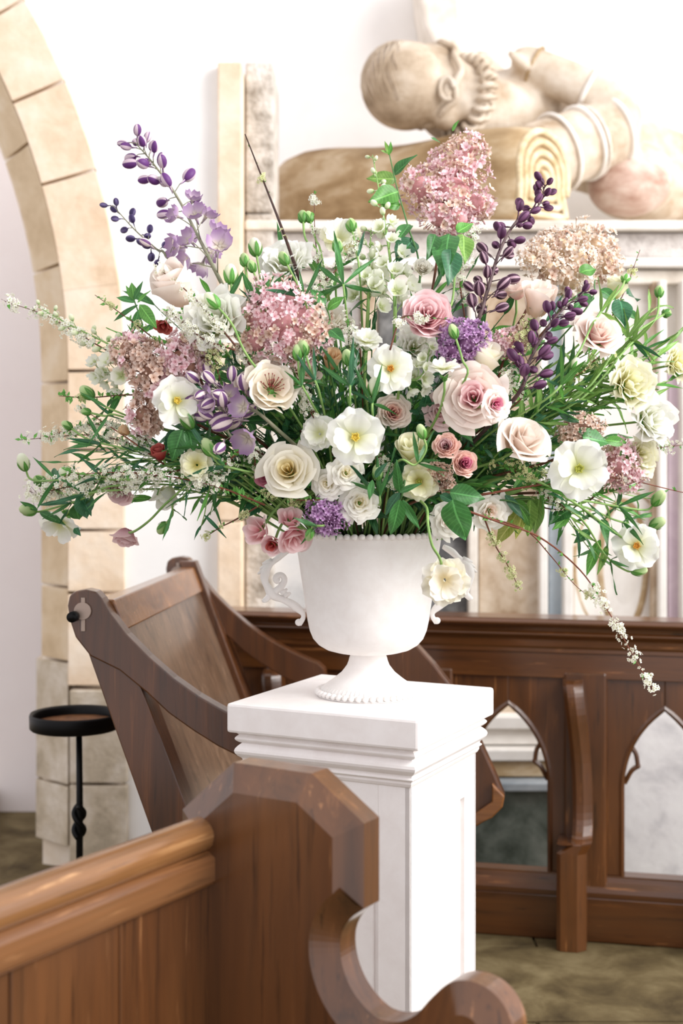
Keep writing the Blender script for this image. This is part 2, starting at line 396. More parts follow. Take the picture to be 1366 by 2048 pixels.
# rolled mat and effigy
eff = empty('stone_effigy', (0.9, 5.5, zt), 'weathered stone effigy lying with praying arms, round head on a rolled mat', 'statue')
EI = eff.matrix_basis.inverted()
ax_ = Vector((0.72, -0.694, 0)); hx = Vector((0.694, 0.72, 0))
c0 = P(1082, 440, 5.27); c0.z = zt+0.004
def dshape(s, n=40):
    out = []
    for i in range(n):
        t = i/n
        if t < 0.72:                                   # round back from right foot over the top to left foot
            a = math.radians(-28)+math.radians(236)*(t/0.72)
            x = 0.165*math.cos(a); z = 0.205+0.165*math.sin(a)
            if z < 0.2: x *= 1+0.9*(0.2-z)
        else:
            q = (t-0.72)/0.28; x = -0.19+0.42*q; z = 0.012
        cz = 0.17
        out.append((x*s, cz+(z-cz)*s))
    return out
mb = MB(); D = dshape(1.0); n = len(D); L = 1.27; rings = 14
v = []; f = []
for i in range(rings+1):
    t = i/rings
    for x, z in D:
        wv = (1+0.16*t)*(1+0.025*math.sin(t*17+x*9)+0.03*math.sin(t*5))
        e = 1 if 0 < i < rings else 0.97
        v.append(c0-ax_*(L*t)+hx*(x*wv*e)+Vector((0, 0, z*(1+0.20*t)*(1+0.03*math.sin(t*9))*e)))
for i in range(rings):
    for k in range(n): f.append((i*n+k, i*n+(k+1) % n, (i+1)*n+(k+1) % n, (i+1)*n+k))
f.append(tuple(range(n-1, -1, -1))); f.append(tuple(range(rings*n, rings*n+n)))
mb.add(v, f); mat_roll = obj('rolled_mat', mb.mesh('rolled_mat', M_tombtan), eff, EI)
sp = []
turns = 4.4
for i in range(int(turns*40)+1):
    q = i/40; s = 0.97-0.86*(q/turns)
    x, z = dshape(s)[i % 40]
    sp.append(c0+ax_*0.004+hx*x+Vector((0, 0, z)))
spm = mat_mottle('mat_rush_roll', [(190, 164, 120), (222, 204, 170), (238, 226, 204)], 14, 0.8, 0.4, 0.01)
obj('mat_spiral', MB().tube(sp, 0.0140, 8).mesh('mat_spiral', spm), mat_roll)
def capsule(mb, a, b, ra, rb, n=14):
    a = Vector(a); b = Vector(b); pts = []; rad = []
    d = (b-a).normalized()
    for t in (-90, -65, -40, -15): pts.append(a+d*(ra*math.sin(math.radians(t)))); rad.append(max(0.004, ra*math.cos(math.radians(t))))
    pts.append((a+b)/2); rad.append((ra+rb)/2)
    for t in (15, 40, 65, 90): pts.append(b+d*(rb*math.sin(math.radians(t)))); rad.append(max(0.004, rb*math.cos(math.radians(t))))
    mb.tube(pts, rad, n)
eb = MB()
eb.ell(P(812, 172, 5.58), (0.178, 0.18, 0.172), None, 28, 18)                 # skull
eb.ell(P(868, 165, 5.62), (0.13, 0.15, 0.15), None, 20, 14)
eb.ell(P(905, 190, 5.64), (0.075, 0.14, 0.135), None, 16, 12)                 # face side with curls
for (a, b_, r) in ((905, 130, .045), (925, 150, .05), (938, 182, .05), (932, 215, .05), (890, 232, .06), (880, 110, .04)):
    eb.ell(P(a, b_, 5.56), (r, r, r), None, 10, 8)
for k in range(13):                                                            # ruff folds round the neck
    a = math.radians(-100+200*k/12); eb.ell(P(930+18*math.cos(a), 205, 5.66)+Vector((0.02, -0.13*math.cos(a), 0.125*math.sin(a))), (0.035, 0.03, 0.03), None, 8, 6)
eb.ell(P(905, 108, 5.66), (0.045, 0.05, 0.055), None, 10, 8)                    # brow and nose in profile
capsule(eb, P(900, 220, 5.72), P(1010, 235, 5.9), 0.13, 0.18)
capsule(eb, P(1010, 235, 5.95), P(1330, 345, 6.45), 0.20, 0.20)               # trunk
capsule(eb, P(985, 170, 5.95), P(1090, 215, 6.0), 0.035, 0.10)                # breast ridge
capsule(eb, P(1080, 318, 5.60), P(1215, 268, 5.72), 0.155, 0.135)             # near upper arm
eb.ell(P(1228, 240, 5.74), (0.115, 0.12, 0.125), None, 16, 12)                # elbow
capsule(eb, P(1195, 190, 5.76), P(1058, 128, 5.82), 0.095, 0.075)             # forearm
for k in range(4):                                                             # fingers laid together in prayer
    capsule(eb, P(1050, 132, 5.74+0.03*k), P(1022+3*k, 108+2*k, 5.74+0.03*k), 0.024, 0.018, 8)
eb.ell(P(1044, 124, 5.83), (0.045, 0.075, 0.062), None, 12, 10)                # palms
capsule(eb, P(958, 136, 6.1), P(1000, 190, 6.1), 0.075, 0.09)
eb.ell(P(962, 128, 6.08), (0.085, 0.08, 0.055), None, 12, 10)
eb.ell(P(1262, 362, 5.86), (0.185, 0.18, 0.16), None, 20, 14)                 # hip and thigh
capsule(eb, P(1300, 385, 6.0), P(1480, 400, 6.55), 0.15, 0.12)
M_eff, nt, bb = nodes_of('effigy_patina')
tc_ = nt.nodes.new('ShaderNodeTexCoord'); sx_ = nt.nodes.new('ShaderNodeSeparateXYZ'); nt.links.new(tc_.outputs['Object'], sx_.inputs[0])
mr_ = nt.nodes.new('ShaderNodeMapRange'); mr_.inputs[1].default_value = 0.55; mr_.inputs[2].default_value = 0.2; nt.links.new(sx_.outputs[0], mr_.inputs[0])
nz_ = noise_tex(nt, 5.0, 6, mapped(nt, (1, 1, 1)), 0.65)
tan_ = ramp(nt, nz_, [(0.3, (132, 112, 88)), (0.52, (180, 160, 136)), (0.70, (216, 202, 184))])
wht_ = ramp(nt, nz_, [(0.32, (164, 138, 108)), (0.5, (206, 190, 170)), (0.7, (228, 218, 204))])
nt.links.new(mix_col(nt, mr_.outputs[0], wht_, tan_), bb.inputs['Base Color']); bb.inputs['Roughness'].default_value = 0.75
bump(nt, bb, noise_tex(nt, 24, 6), 0.4, 0.01)
em = eb.mesh('effigy_body', M_eff)
eo = obj('effigy_body', em, eff, EI)
rm = eo.modifiers.new('remesh', 'REMESH'); rm.mode = 'VOXEL'; rm.voxel_size = 0.014; rm.use_smooth_shade = True
sm = eo.modifiers.new('smooth', 'SMOOTH'); sm.factor = 0.5; sm.iterations = 5
hair = MB()
rh = random.Random(8)
for k in range(26):                                                           # carved strands over the back of the head
    a0 = -0.4+2.6*k/25; pts_ = []
    for j in range(9):
        th = 0.25+1.9*j/8; ph = a0+0.12*math.sin(j*0.9+k)
        pts_.append(P(812, 172, 5.58)+Vector((-0.178*math.sin(th)*math.cos(ph*0.9-0.3), -0.180*math.sin(th)*math.sin(ph), 0.172*math.cos(th))))
    hair.tube(pts_, [0.001]+[0.0026]*7+[0.001], 5)
obj('hair', hair.mesh('hair', M_eff), eo)
ra = Vector((0.80, 0.58, -0.12)).normalized(); rx_ = ra.orthogonal().normalized(); ry_ = ra.cross(rx_); rc = P(922, 192, 5.62)
for kk_, (ro, oo) in enumerate(((0.150, 0.0), (0.138, 0.035))):
    wave = []
    for i in range(241):
        t_ = 2*math.pi*i/240; q_ = ro+0.020*math.sin(22*t_+kk_)
        wave.append(rc+ra*(oo+0.020*math.cos(22*t_+kk_))+rx_*(q_*math.cos(t_))+ry_*(q_*math.sin(t_)))
    obj('ruff', MB().tube(wave, 0.012, 6).mesh('ruff', M_eff), eo)
hc = P(862, 170, 5.60)
obj('hair_edge', MB().tube([hc+ra*(0.012*math.sin(9*t_))+rx_*(0.166*math.cos(t_))+ry_*(0.166*math.sin(t_)) for t_ in [2*math.pi*i/60 for i in range(61)]], 0.014, 8).mesh('hair_edge', M_eff), eo)
ear = MB().tube([P(893, 178, 5.455)+Vector((0.026*math.cos(t_), -0.01, 0.042*math.sin(t_))) for t_ in [math.pi*2*i/20 for i in range(18)]], 0.010, 7); ear.ell(P(893, 182, 5.46), (0.02, 0.012, 0.03), None, 10, 8)
obj('ear', ear.mesh('ear', M_eff), eo)
def armring(a, b, t, r, tr, name, mt):
    c = a.lerp(b, t); d = (b-a).normalized(); x = d.orthogonal().normalized(); yv = d.cross(x)
    obj(name, MB().tube([c+(x*math.cos(q)+yv*math.sin(q))*r for q in [2*math.pi*i/32 for i in range(33)]], tr, 8).mesh(name, mt), eo)
a_, b2 = P(1080, 318, 5.60), P(1215, 268, 5.72)
armring(a_, b2, 0.25, 0.154, 0.009, 'armour_band', M_tombwhite); armring(a_, b2, 0.62, 0.146, 0.010, 'armour_band', M_tombwhite)
armring(a_, b2, 0.70, 0.144, 0.007, 'armour_band', M_tomb); armring(a_, b2, 1.08, 0.134, 0.012, 'armour_band', M_tombwhite)
armring(P(1195, 190, 5.76), P(1058, 128, 5.82), 0.12, 0.096, 0.010, 'armour_band', M_tombwhite)
armring(P(1195, 190, 5.76), P(1058, 128, 5.82), 0.92, 0.080, 0.007, 'cuff', M_tombtan)
obj('skirt', MB().ell(P(1258, 372, 5.80), (0.165, 0.16, 0.125), None, 24, 16).mesh('skirt', M_tombpink), eo)
# curved stone bracket on the wall above the effigy
br = [(832, -90), (838, -20), (850, 50), (872, 96), (905, 118), (925, 118), (925, 60), (922, 0), (920, -90)]
pts = [((a-CX)*6.3/F, CH-(b_-HY)*6.3/F) for a, b_ in br]
o = flat(MB().prism(pts, 6.3, 6.75), 'wall_bracket', M_tomb, None, None, 0.02, label='pale curved stone bracket on the white wall above the effigy', cat='bracket')

# ------------------------------------------------------------------ pedestal and urn
UX, UY, ZP = 0.060, 3.205, 0.95
th = math.radians(-26.0)
ped = empty('pedestal', (0, 0, 0), 'square white painted pedestal with moulded cap and panelled sides under the urn', 'pedestal',
            M=Matrix.Translation((0.052, 3.200, 0)) @ Matrix.Rotation(th, 4, 'Z') @ Matrix.Rotation(math.pi, 4, 'Z'))
def sq(mb, h, z0, z1): return mb.box((-h, -h, z0), (h, h, z1))
def sqprof(prof):
    """square moulding: list of (half width, z)"""
    v = []; f = []
    for h, z in prof: v += [Vector((-h, -h, z)), Vector((h, -h, z)), Vector((h, h, z)), Vector((-h, h, z))]
    for i in range(len(prof)-1):
        for k in range(4): f.append((i*4+k, i*4+(k+1) % 4, (i+1)*4+(k+1) % 4, (i+1)*4+k))
    f.append((3, 2, 1, 0)); n = (len(prof)-1)*4; f.append((n, n+1, n+2, n+3))
    return MB().add(v, f)
flat(sq(MB(), 0.2260, ZP-0.0640, ZP), 'cap_slab', M_paint, ped, None, 0.006)
pr = [(0.194, ZP-0.148)]
def bead_prof(h0, z0, z1, bul):
    return [(h0+bul*math.sin(math.pi*i/6), z0+(z1-z0)*i/6) for i in range(7)]
pr += [(0.196, ZP-0.146), (0.199, ZP-0.140), (0.199, ZP-0.136)]+bead_prof(0.200, ZP-0.134, ZP-0.126, 0.004)
pr += bead_prof(0.201, ZP-0.122, ZP-0.088, 0.013)+bead_prof(0.206, ZP-0.086, ZP-0.070, 0.007)+[(0.210, ZP-0.066), (0.210, ZP-0.062)]
flat(sqprof(pr), 'cap_moulding', M_paint, ped, None, 0)
sh = 0.193
flat(sq(MB(), sh-0.010, 0.02, ZP-0.14), 'shaft_core', M_paint, ped, None, 0)
for (sx, sy) in ((1, 0), (-1, 0), (0, 1), (0, -1)):
    R = Matrix.Rotation(math.atan2(sy, sx), 4, 'Z')
    a = sh; m = 0.072
    fr = MB().box((sh-0.0115, -a, 0.16), (sh, -a+m, ZP-0.142)); fr.box((sh-0.0115, a-m, 0.16), (sh, a, ZP-0.142))
    fr.box((sh-0.0115, -a+m, ZP-0.235), (sh, a-m, ZP-0.142)); fr.box((sh-0.0115, -a+m, 0.16), (sh, a-m, 0.25))
    pf = flat(fr, 'panel_frame', M_paint, ped, R, 0.0012)
    pp = MB().box((sh-0.0115, -a+m+0.012, 0.262), (sh-0.004, a-m-0.012, ZP-0.247)); flat(pp, 'side_panel', M_paint, pf, None, 0.004)
flat(sqprof([(0.22, 0.0), (0.22, 0.11), (0.215, 0.12), (0.208, 0.135), (0.201, 0.155), (0.195, 0.165)]), 'base_plinth', M_paint, ped, None, 0.002)

urn = empty('urn', (UX, UY, ZP), 'matt white footed urn with beaded rim and scrolled side handles on the pedestal', 'urn')
def uz(py): return CH-(py-HY)*UY/F-ZP
prof = [(0.0, uz(1300)), (0.045, uz(1303.5)), (0.075, uz(1302)), (0.095, uz(1297)), (0.112, uz(1288)), (0.124, uz(1276)), (0.1315, uz(1260)), (0.1365, uz(1240)), (0.143, uz(1200)), (0.1505, uz(1155)),
        (0.158, uz(1110)), (0.1645, uz(1074)), (0.1655, uz(1066)), (0.1625, uz(1063)), (0.158, uz(1068)), (0.150, uz(1120)), (0.13, uz(1230)), (0.05, uz(1285)), (0.0, uz(1288))]
ub = obj('urn_bowl', MB().lathe(prof, 72).mesh('urn_bowl', M_urn), urn)
prof = [(0.0, uz(1297)), (0.041, uz(1298)), (0.0415, uz(1304)), (0.040, uz(1309)), (0.0425, uz(1315)), (0.0445, uz(1322)), (0.048, uz(1330)), (0.060, uz(1344)), (0.078, uz(1357)), (0.094, uz(1367)), (0.105, uz(1375)),
        (0.112, uz(1382)), (0.116, uz(1389)), (0.1165, 0.003), (0.113, 0.0), (0.0, 0.0)]
uf = obj('urn_foot', MB().lathe(prof, 72).mesh('urn_foot', M_urn), urn)
bead_me = MB().ell((0, 0, 0), (0.0078, 0.0078, 0.0070), None, 10, 7).mesh('rim_bead', M_urn)
for i in range(64):
    a = 2*math.pi*i/64; obj('rim_bead', bead_me, ub, Matrix.Translation((0.1655*math.cos(a), 0.1655*math.sin(a), uz(1066))))
bead2 = MB().ell((0, 0, 0), (0.0072, 0.0072, 0.0072), None, 10, 7).mesh('foot_bead', M_urn)
for i in range(46):
    a = 2*math.pi*i/46; obj('foot_bead', bead2, uf, Matrix.Translation((0.1135*math.cos(a), 0.1135*math.sin(a), 0.0085)))
flut = MB().tube([(0.092, 0, uz(1368.5)), (0.106, 0, uz(1378))], [0.0026, 0.0032], 6).mesh('flute', M_urn)
for i in range(64): obj('flute', flut, uf, Matrix.Rotation(2*math.pi*i/64, 4, 'Z'))
obj('moss_filling', MB().lathe([(0.0, uz(1058)), (0.06, uz(1060)), (0.12, uz(1066)), (0.156, uz(1078))], 40).mesh('moss', M_dark), urn)
def handle(side):
    """scrolled handle in the plane of the urn's diameter; x measured outward from the axis"""
    k = UY/F
    def q(px, py): return Vector((side*(737-px)*k, 0, uz(py)))
    h = MB()
    main = crom([q(*p) for p in ((585, 1094), (568, 1104), (556, 1115), (543, 1125), (534, 1136), (530, 1150), (531, 1162), (537, 1174), (543, 1184), (553, 1192), (566, 1197), (582, 1205), (597, 1216), (606, 1226), (606, 1236), (598, 1246))], 5)
    n = len(main)
    h.tube(main, [0.0058+0.0040*math.sin(math.pi*min(1, i/n*1.05))+0.0015*math.sin(i*0.35) for i in range(n)], 10)
    h.ell(q(598, 1243), (0.0085, 0.008, 0.008), None, 10, 8)
    curl = crom([q(*p) for p in ((546, 1185), (552, 1180), (560, 1174), (567, 1165), (569, 1156), (564, 1149), (556, 1149), (551, 1155), (554, 1161), (559, 1160))], 5)
    h.tube(curl, [0.0085-0.0030*i/len(curl) for i in range(len(curl))], 10)
    h.ell(q(556, 1157), (0.0055, 0.0065, 0.0055), None, 8, 6)
    toe = crom([q(*p) for p in ((541, 1182), (537, 1192), (530, 1199))], 4)
    h.tube(toe, [0.008, 0.008, 0.0075, 0.007, 0.007, 0.0068, 0.0066, 0.0066, 0.006], 8); h.ell(q(530, 1199), (0.007, 0.0065, 0.005), None, 8, 6)
    for (a, b_) in (((545, 1120), (525, 1126)), ((541, 1126), (520, 1136)), ((538, 1132), (516, 1146)), ((562, 1186), (575, 1176)), ((568, 1190), (582, 1184))):
        h.tube([q(*a), q((a[0]+b_[0])/2, (a[1]+b_[1])/2), q(*b_)], [0.0072, 0.0058, 0.002], 8)
    obj('handle', h.mesh('handle', M_urn), urn, Matrix.Rotation(math.radians(6), 4, 'Z'))
handle(-1); handle(1)

# ------------------------------------------------------------------ choir screen
e = Vector((0.9755, -0.2198, 0)); nrm = Vector((0.2198, 0.9755, 0))
SC = empty('choir_screen', (0, 0, 0), 'dark oak choir screen with open pointed arches and moulded top rail behind the pedestal', 'screen',
           M=frame(e, nrm, Vector((0, 0, 1)), Vector((0.4234, 4.42, 0))))
S0, S1 = -0.95, 1.25
def sp_(mb, name, mat, wd=0.004, M=None): return flat(mb, name, mat, SC, M, wd)
def rail_prof(prof):
    """(y,z) outline run along x"""
    n = len(prof); v = [Vector((S0, a, b)) for a, b in prof]+[Vector((S1, a, b)) for a, b in prof]
    f = [tuple(range(n-1, -1, -1)), tuple(range(n, 2*n))]+[(i, (i+1) % n, (i+1) % n+n, i+n) for i in range(n)]
    return MB().add(v, f)
def round_prof(y0, z0, z1, dep, k=6): return [(y0-dep*math.sin(math.pi*i/k), z1+(z0-z1)*i/k) for i in range(k+1)]
tr = [(0.10, 0.985), (-0.028, 0.985)]+round_prof(-0.028, 0.962, 0.982, 0.010)+[(-0.012, 0.957), (-0.010, 0.946)]+round_prof(-0.010, 0.926, 0.945, 0.010)+[(-0.002, 0.918), (0.0, 0.897), (0.004, 0.890), (0.004, 0.878), (0.10, 0.878)]
o = flat(rail_prof(tr), 'top_rail', M_woodscreenx, SC, None, 0.0015)
sp_(MB().box((S0, 0.010, 0.80), (S1, 0.07, 0.878)), 'frieze_board', M_woodscreenx, 0.002)
sp_(MB().box((S0, 0.0, 0.0), (S1, 0.075, 0.135)), 'bottom_board', M_woodscreenx, 0.004)
bp = [(0.0, 0.135), (0.0, 0.15), (0.004, 0.165), (0.014, 0.18), (0.018, 0.195), (0.018, 0.200), (0.075, 0.200), (0.075, 0.135)]
sp_(rail_prof(bp), 'sill_rail', M_woodscreenx, 0.001)
def gothic(c, hw, z0, zs, zap, n=12):
    """pointed arch outline from lower left up over to lower right"""
    h = zap-zs; R = (hw*hw+h*h)/(2*hw)
    left = [(c-hw, z0)]
    a_end = math.atan2(h, R-hw)
    for i in range(n+1):
        a = a_end*i/n; left.append((c-hw+R-R*math.cos(a), zs+R*math.sin(a)))
    return left, [(2*c-x, z) for x, z in reversed(left[:-1])]
centres = [-0.854, -0.381, 0.092, 0.565, 1.038]
for c in centres:
    pl, prr = gothic(c, 0.128, 0.20, 0.47, 0.716); arcp = pl+prr
    L_, R_ = c-0.2, c+0.2
    n = len(arcp)
    # panel round the opening, split left and right of the apex
    k = len(pl)
    sp_(MB().prism([(L_, 0.20)]+pl+[(c, 0.81), (L_, 0.81)], 0.022, 0.060), 'spandrel', M_woodscreen, 0.003)
    sp_(MB().prism([(R_, 0.20), (R_, 0.81), (c, 0.81)]+[pl[-1]]+prr, 0.022, 0.060), 'spandrel', M_woodscreen, 0.003)
    # chamfered moulding following the arch
    pts = [Vector((x, 0.026, z)) for x, z in arcp]
    sp_(MB().tube(pts, 0.0095, 6), 'arch_moulding', M_woodscreen, 0)
    for s in (-1, 1):                                        # cusps
        b = [Vector((c+s*0.104, 0.04, 0.60)), Vector((c+s*0.086, 0.04, 0.572)), Vector((c+s*0.080, 0.04, 0.535))]
        b2_ = [Vector((c+s*0.080, 0.04, 0.535)), Vector((c+s*0.100, 0.04, 0.518)), Vector((c+s*0.120, 0.04, 0.480))]
        cm = MB().tube(crom(b, 4), 0.008, 6); cm.tube(crom(b2_, 4), 0.008, 6); cm.ell(b[-1], (0.009, 0.009, 0.009), None, 8, 6)
        sp_(cm, 'cusp', M_woodscreen, 0)
for c in (-0.618, -0.145, 0.328, 0.801):
    sp_(MB().box((c-0.065, 0.006, 0.13), (c+0.065, 0.07, 0.82)), 'post', M_woodscreen, 0.008)
    # curved buttress: profile in the (y,z) plane
    yz = [(0.01, 0.80), (-0.035, 0.80), (-0.062, 0.785), (-0.070, 0.755), (-0.066, 0.70), (-0.050, 0.63), (-0.038, 0.55), (-0.036, 0.45), (-0.042, 0.38), (-0.060, 0.335), (-0.082, 0.325), (-0.098, 0.315), (-0.104, 0.29),
          (-0.104, 0.0), (0.01, 0.0)]
    fr_ = crom([Vector((0, p_[0], p_[1])) for p_ in yz[1:-1]], 3)   # front line, smoothed
    x0, x1 = c-0.068, c-0.002; v = []; f = []
    for q in fr_:
        base_ = q.z < 0.318
        sw = 0.0 if base_ else 0.030*max(0.0, math.sin(math.pi*min(1.0, max(0.0, (0.80-q.z)/0.80))))
        x0, x1 = (c-0.080, c+0.008) if base_ else (c-0.066+sw, c-0.006+sw)
        v += [Vector((x0, 0.01, q.z)), Vector((x0, q.y+0.012, q.z)), Vector((x0+0.012, q.y, q.z)), Vector((x1-0.026, q.y, q.z)), Vector((x1, q.y+0.026, q.z)), Vector((x1, 0.01, q.z))]
    for i in range(len(fr_)-1):
        for j in range(6): f.append((i*6+j, i*6+(j+1) % 6, (i+1)*6+(j+1) % 6, (i+1)*6+j))
    m_ = len(fr_)*6; f += [(5, 4, 3, 2, 1, 0), (m_-6, m_-5, m_-4, m_-3, m_-2, m_-1)]
    mb = MB().add(v, f)
    sp_(mb, 'buttress', M_woodscreen, 0.002)

# ------------------------------------------------------------------ tilted oak bench with swept arms
NE = 3.37; kk = NE/F
av = Vector((0.995, -0.10, 0)); lv = Vector((0.10, 0.995, 0))
BN = empty('choir_bench', (0, 0, 0), 'dark oak bench with raked plank back and swept curved arms left of the pedestal', 'bench',
           M=frame(av, lv, Vector((0, 0, 1)), Vector((P(170, 1190, NE).x, NE, 0))))
def bq(px, py): return ((px-170)*kk, CH-(py-HY)*kk)
arm_px = [(134, 1212), (138, 1192), (150, 1183), (172, 1179), (192, 1183), (204, 1196), (222, 1226), (255, 1268), (300, 1312), (350, 1354), (400, 1388), (440, 1410), (480, 1430), (515, 1445), (535, 1452), (552, 1468), (557, 1492), (548, 1512), (536, 1520),
          (530, 1522), (492, 1512), (440, 1488), (390, 1458), (340, 1424), (296, 1384), (240, 1340), (180, 1312), (150, 1275), (138, 1240)]
post_px = [(150, 1240), (215, 1260), (268, 1340), (300, 1415), (390, 1650), (578, 2139), (486, 2139), (300, 1650), (176, 1310)]
front_px = [(490, 1510), (535, 1510), (440, 2139), (370, 2139)]
LB = 1.045
for yy, tag in ((0.0, 0), (LB, 1)):
    T = Matrix.Translation((0, yy, 0))
    flat(MB().prism([bq(*p) for p in post_px], 0.006, 0.096), 'raked_post', M_wood, BN, T, 0.003)
    ar_ = flat(MB().prism([bq(*p) for p in arm_px], 0.0, 0.050), 'arm', M_wood, BN, T, 0.004)
    flat(MB().prism([bq(*p) for p in front_px], 0.008, 0.054), 'front_leg', M_wood, BN, T, 0.003)
    x, z = bq(150, 1232)
    s_ = -1
    pg = MB().tube([(x, -0.03, z), (x, 0.0, z)], 0.0125, 16); obj('peg', pg.mesh('peg', M_iron), ar_)
    x, z = bq(166, 1222)
    bk = MB().box((x-0.004, -0.004, z-0.048), (x+0.006, 0.001, z+0.032)); bk.tube([(x, -0.006, z), (x, 0.001, z)], 0.021, 18)
    flat(bk, 'bracket', M_metal, ar_, None, 0.001)
rake = 0.385
def back(z): return 0.060+(1.149-z)*rake-0.018              # line of the back in the bench's x
def slab(z0, z1, t0, t1, y0, y1):
    v = []
    for yy in (y0, y1):
        v += [Vector((back(z0)+t0, yy, z0)), Vector((back(z0)+t1, yy, z0)), Vector((back(z1)+t1, yy, z1)), Vector((back(z1)+t0, yy, z1))]
    return MB().add(v, [(0, 1, 2, 3), (7, 6, 5, 4), (0, 4, 5, 1), (1, 5, 6, 2), (2, 6, 7, 3), (3, 7, 4, 0)])
flat(slab(1.068, 1.142, -0.028, 0.012, 0.05, LB), 'back_top_rail', M_woodrail, BN, None, 0.004)
flat(slab(0.45, 1.068, -0.012, 0.0, 0.05, LB), 'back_panel', M_woodpale, BN, None, 0.001)
flat(slab(0.42, 0.48, -0.028, 0.012, 0.05, LB), 'back_bottom_rail', M_woodrail, BN, None, 0.004)
flat(slab(0.45, 1.16, -0.03, 0.022, LB-0.05, LB), 'back_stile', M_wood, BN, None, 0.004)
flat(MB().box((0.26, 0.0, 0.43), (0.62, LB+0.05, 0.465)), 'seat', M_wood, BN, None, 0.004)

# second bench end with a convex front edge, behind the pedestal
B2 = empty('bench_end', (0, 0, 0), 'dark oak seat end with a convex pale front edge right behind the pedestal', 'bench end',
           M=frame(Vector((0.98, -0.2, 0)), Vector((0.2, 0.98, 0)), Vector((0, 0, 1)), Vector((P(900, 0, 3.85).x, 3.85, 0))))
k2 = 3.85/F
def b2q(px, py): return ((px-900)*k2, CH-(py-HY)*k2)
ed = [(775, 1264), (800, 1272), (832, 1292), (868, 1330), (902, 1372), (938, 1432), (968, 1498), (990, 1545), (1008, 1588), (1004, 1606), (985, 1628), (955, 1650), (900, 1672), (745, 1690), (745, 1264)]
flat(MB().prism([b2q(*p) for p in ed], 0.0, 0.045), 'end_board', M_wood, B2, None, 0.006)
lg = [(750, 1680), (820, 1680), (840, 2011), (760, 2011)]
flat(MB().prism([b2q(*p) for p in lg], 0.004, 0.041), 'leg', M_wood, B2, None, 0.003)
ed2 = [(985, 1560), (1010, 1584), (1006, 1606), (985, 1628), (940, 1652), (900, 1664), (900, 1646), (950, 1622), (985, 1596)]
flat(MB().prism([b2q(*p) for p in ed2], -0.022, 0.0), 'foot_moulding', M_woodrail, B2, None, 0.004)

# ------------------------------------------------------------------ iron candle stand
cs_d = 3.95; c = P(150, 1432, cs_d); kc = cs_d/F
CSx, CSy, CSz = c.x, cs_d, c.z
cs = empty('candle_stand', (CSx+8*kc, CSy, 0), 'black wrought iron candle stand with round tray and knotted stem by the arch', 'candle stand')
R = 88*kc
tray = MB().lathe([(0.0, CSz-0.030), (R-0.006, CSz-0.030), (R-0.002, CSz-0.034), (R+0.002, CSz-0.030), (R+0.003, CSz+0.004), (R, CSz+0.010), (R-0.007, CSz+0.004), (R-0.009, CSz-0.018)], 56, (-8*kc, 0))
obj('tray', tray.mesh('tray', M_iron), cs)
obj('tray_floor', MB().lathe([(0.0, CSz-0.015), (R*0.6, CSz-0.015), (R-0.008, CSz-0.016), (R-0.004, CSz-0.022), (0.0, CSz-0.022)], 48, (-8*kc, 0)).mesh('tray_floor', M_rust), cs)
obj('stem', MB().tube([(0, 0, CSz-0.028), (0.002, 0, 0.5), (0, 0, 0.02)], [0.0085, 0.0095, 0.010], 10).mesh('stem', M_iron), cs)
zk = CH-(1642-HY)*kc; kn = MB()
for s in (1, -1):
    kn.tube([(s*0.013*math.sin(t*math.pi*2), s*0.011*math.cos(t*math.pi*2), zk-0.045+0.09*t) for t in [i/24 for i in range(25)]], 0.0085, 8)
obj('knot', kn.mesh('knot', M_iron), cs)
for i in range(3):
    a = math.radians(90+120*i)
    obj('foot', MB().tube(crom([(0, 0, 0.12), (0.06*math.cos(a), 0.06*math.sin(a), 0.10), (0.15*math.cos(a), 0.15*math.sin(a), 0.01)], 5), 0.008, 8).mesh('foot', M_iron), cs)

# ------------------------------------------------------------------ foreground pew
vv = Vector((0.85, -0.527, 0)).normalized(); uu = Vector((-0.527, -0.85, 0)).normalized()
PW = empty('pew', (0, 0, 0), 'dark polished oak pew with octagonal topped end in the left foreground', 'pew',
           M=frame(vv, -uu, Vector((0, 0, 1)), Vector((-0.176, 2.30, 0))))
# pew end outline in (t, z); +y runs away from the camera
def arc(cx_, cz_, r, a0, a1, n=10): return [(cx_+r*math.cos(math.radians(a0+(a1-a0)*i/n)), cz_+r*math.sin(math.radians(a0+(a1-a0)*i/n))) for i in range(n+1)]
out = [(-0.105, 0.0), (-0.105, 0.905), (0.0, 0.995), (0.150, 0.995), (0.245, 0.930), (0.245, 0.800)]
out += [(0.225, 0.785), (0.209, 0.765), (0.202, 0.740), (0.205, 0.710), (0.218, 0.680), (0.240, 0.655), (0.270, 0.638), (0.305, 0.640), (0.335, 0.657), (0.362, 0.688), (0.392, 0.716), (0.425, 0.725), (0.458, 0.718), (0.482, 0.698), (0.494, 0.668), (0.490, 0.636), (0.470, 0.608), (0.44, 0.58), (0.41, 0.52), (0.40, 0.44), (0.40, 0.0)]
def inset(pts, d):
    n = len(pts); res = []
    for i in range(n):
        a, b_, c_ = Vector(pts[i-1]), Vector(pts[i]), Vector(pts[(i+1) % n])
        e1 = (b_-a).normalized(); e2 = (c_-b_).normalized()
        n1 = Vector((e1.y, -e1.x)); n2 = Vector((e2.y, -e2.x))
        m = (n1+n2); L_ = m.length
        m = m/L_ if L_ > 1e-6 else n1
        k = d/max(0.45, m.dot(n1)); res.append(tuple(b_+m*k))
    return res
cv = crom([Vector((a, b, 0)) for a, b in out[5:-1]], 4)
out = out[:5]+[(q.x, q.y) for q in cv]+out[-1:]
inn = inset(out, 0.042)
n = len(out)
v = [Vector((a, 0.05, b)) for a, b in out]+[Vector((a, 0.004, b)) for a, b in out]+[Vector((a, -0.020, b)) for a, b in inn]
f = [tuple(range(n))]
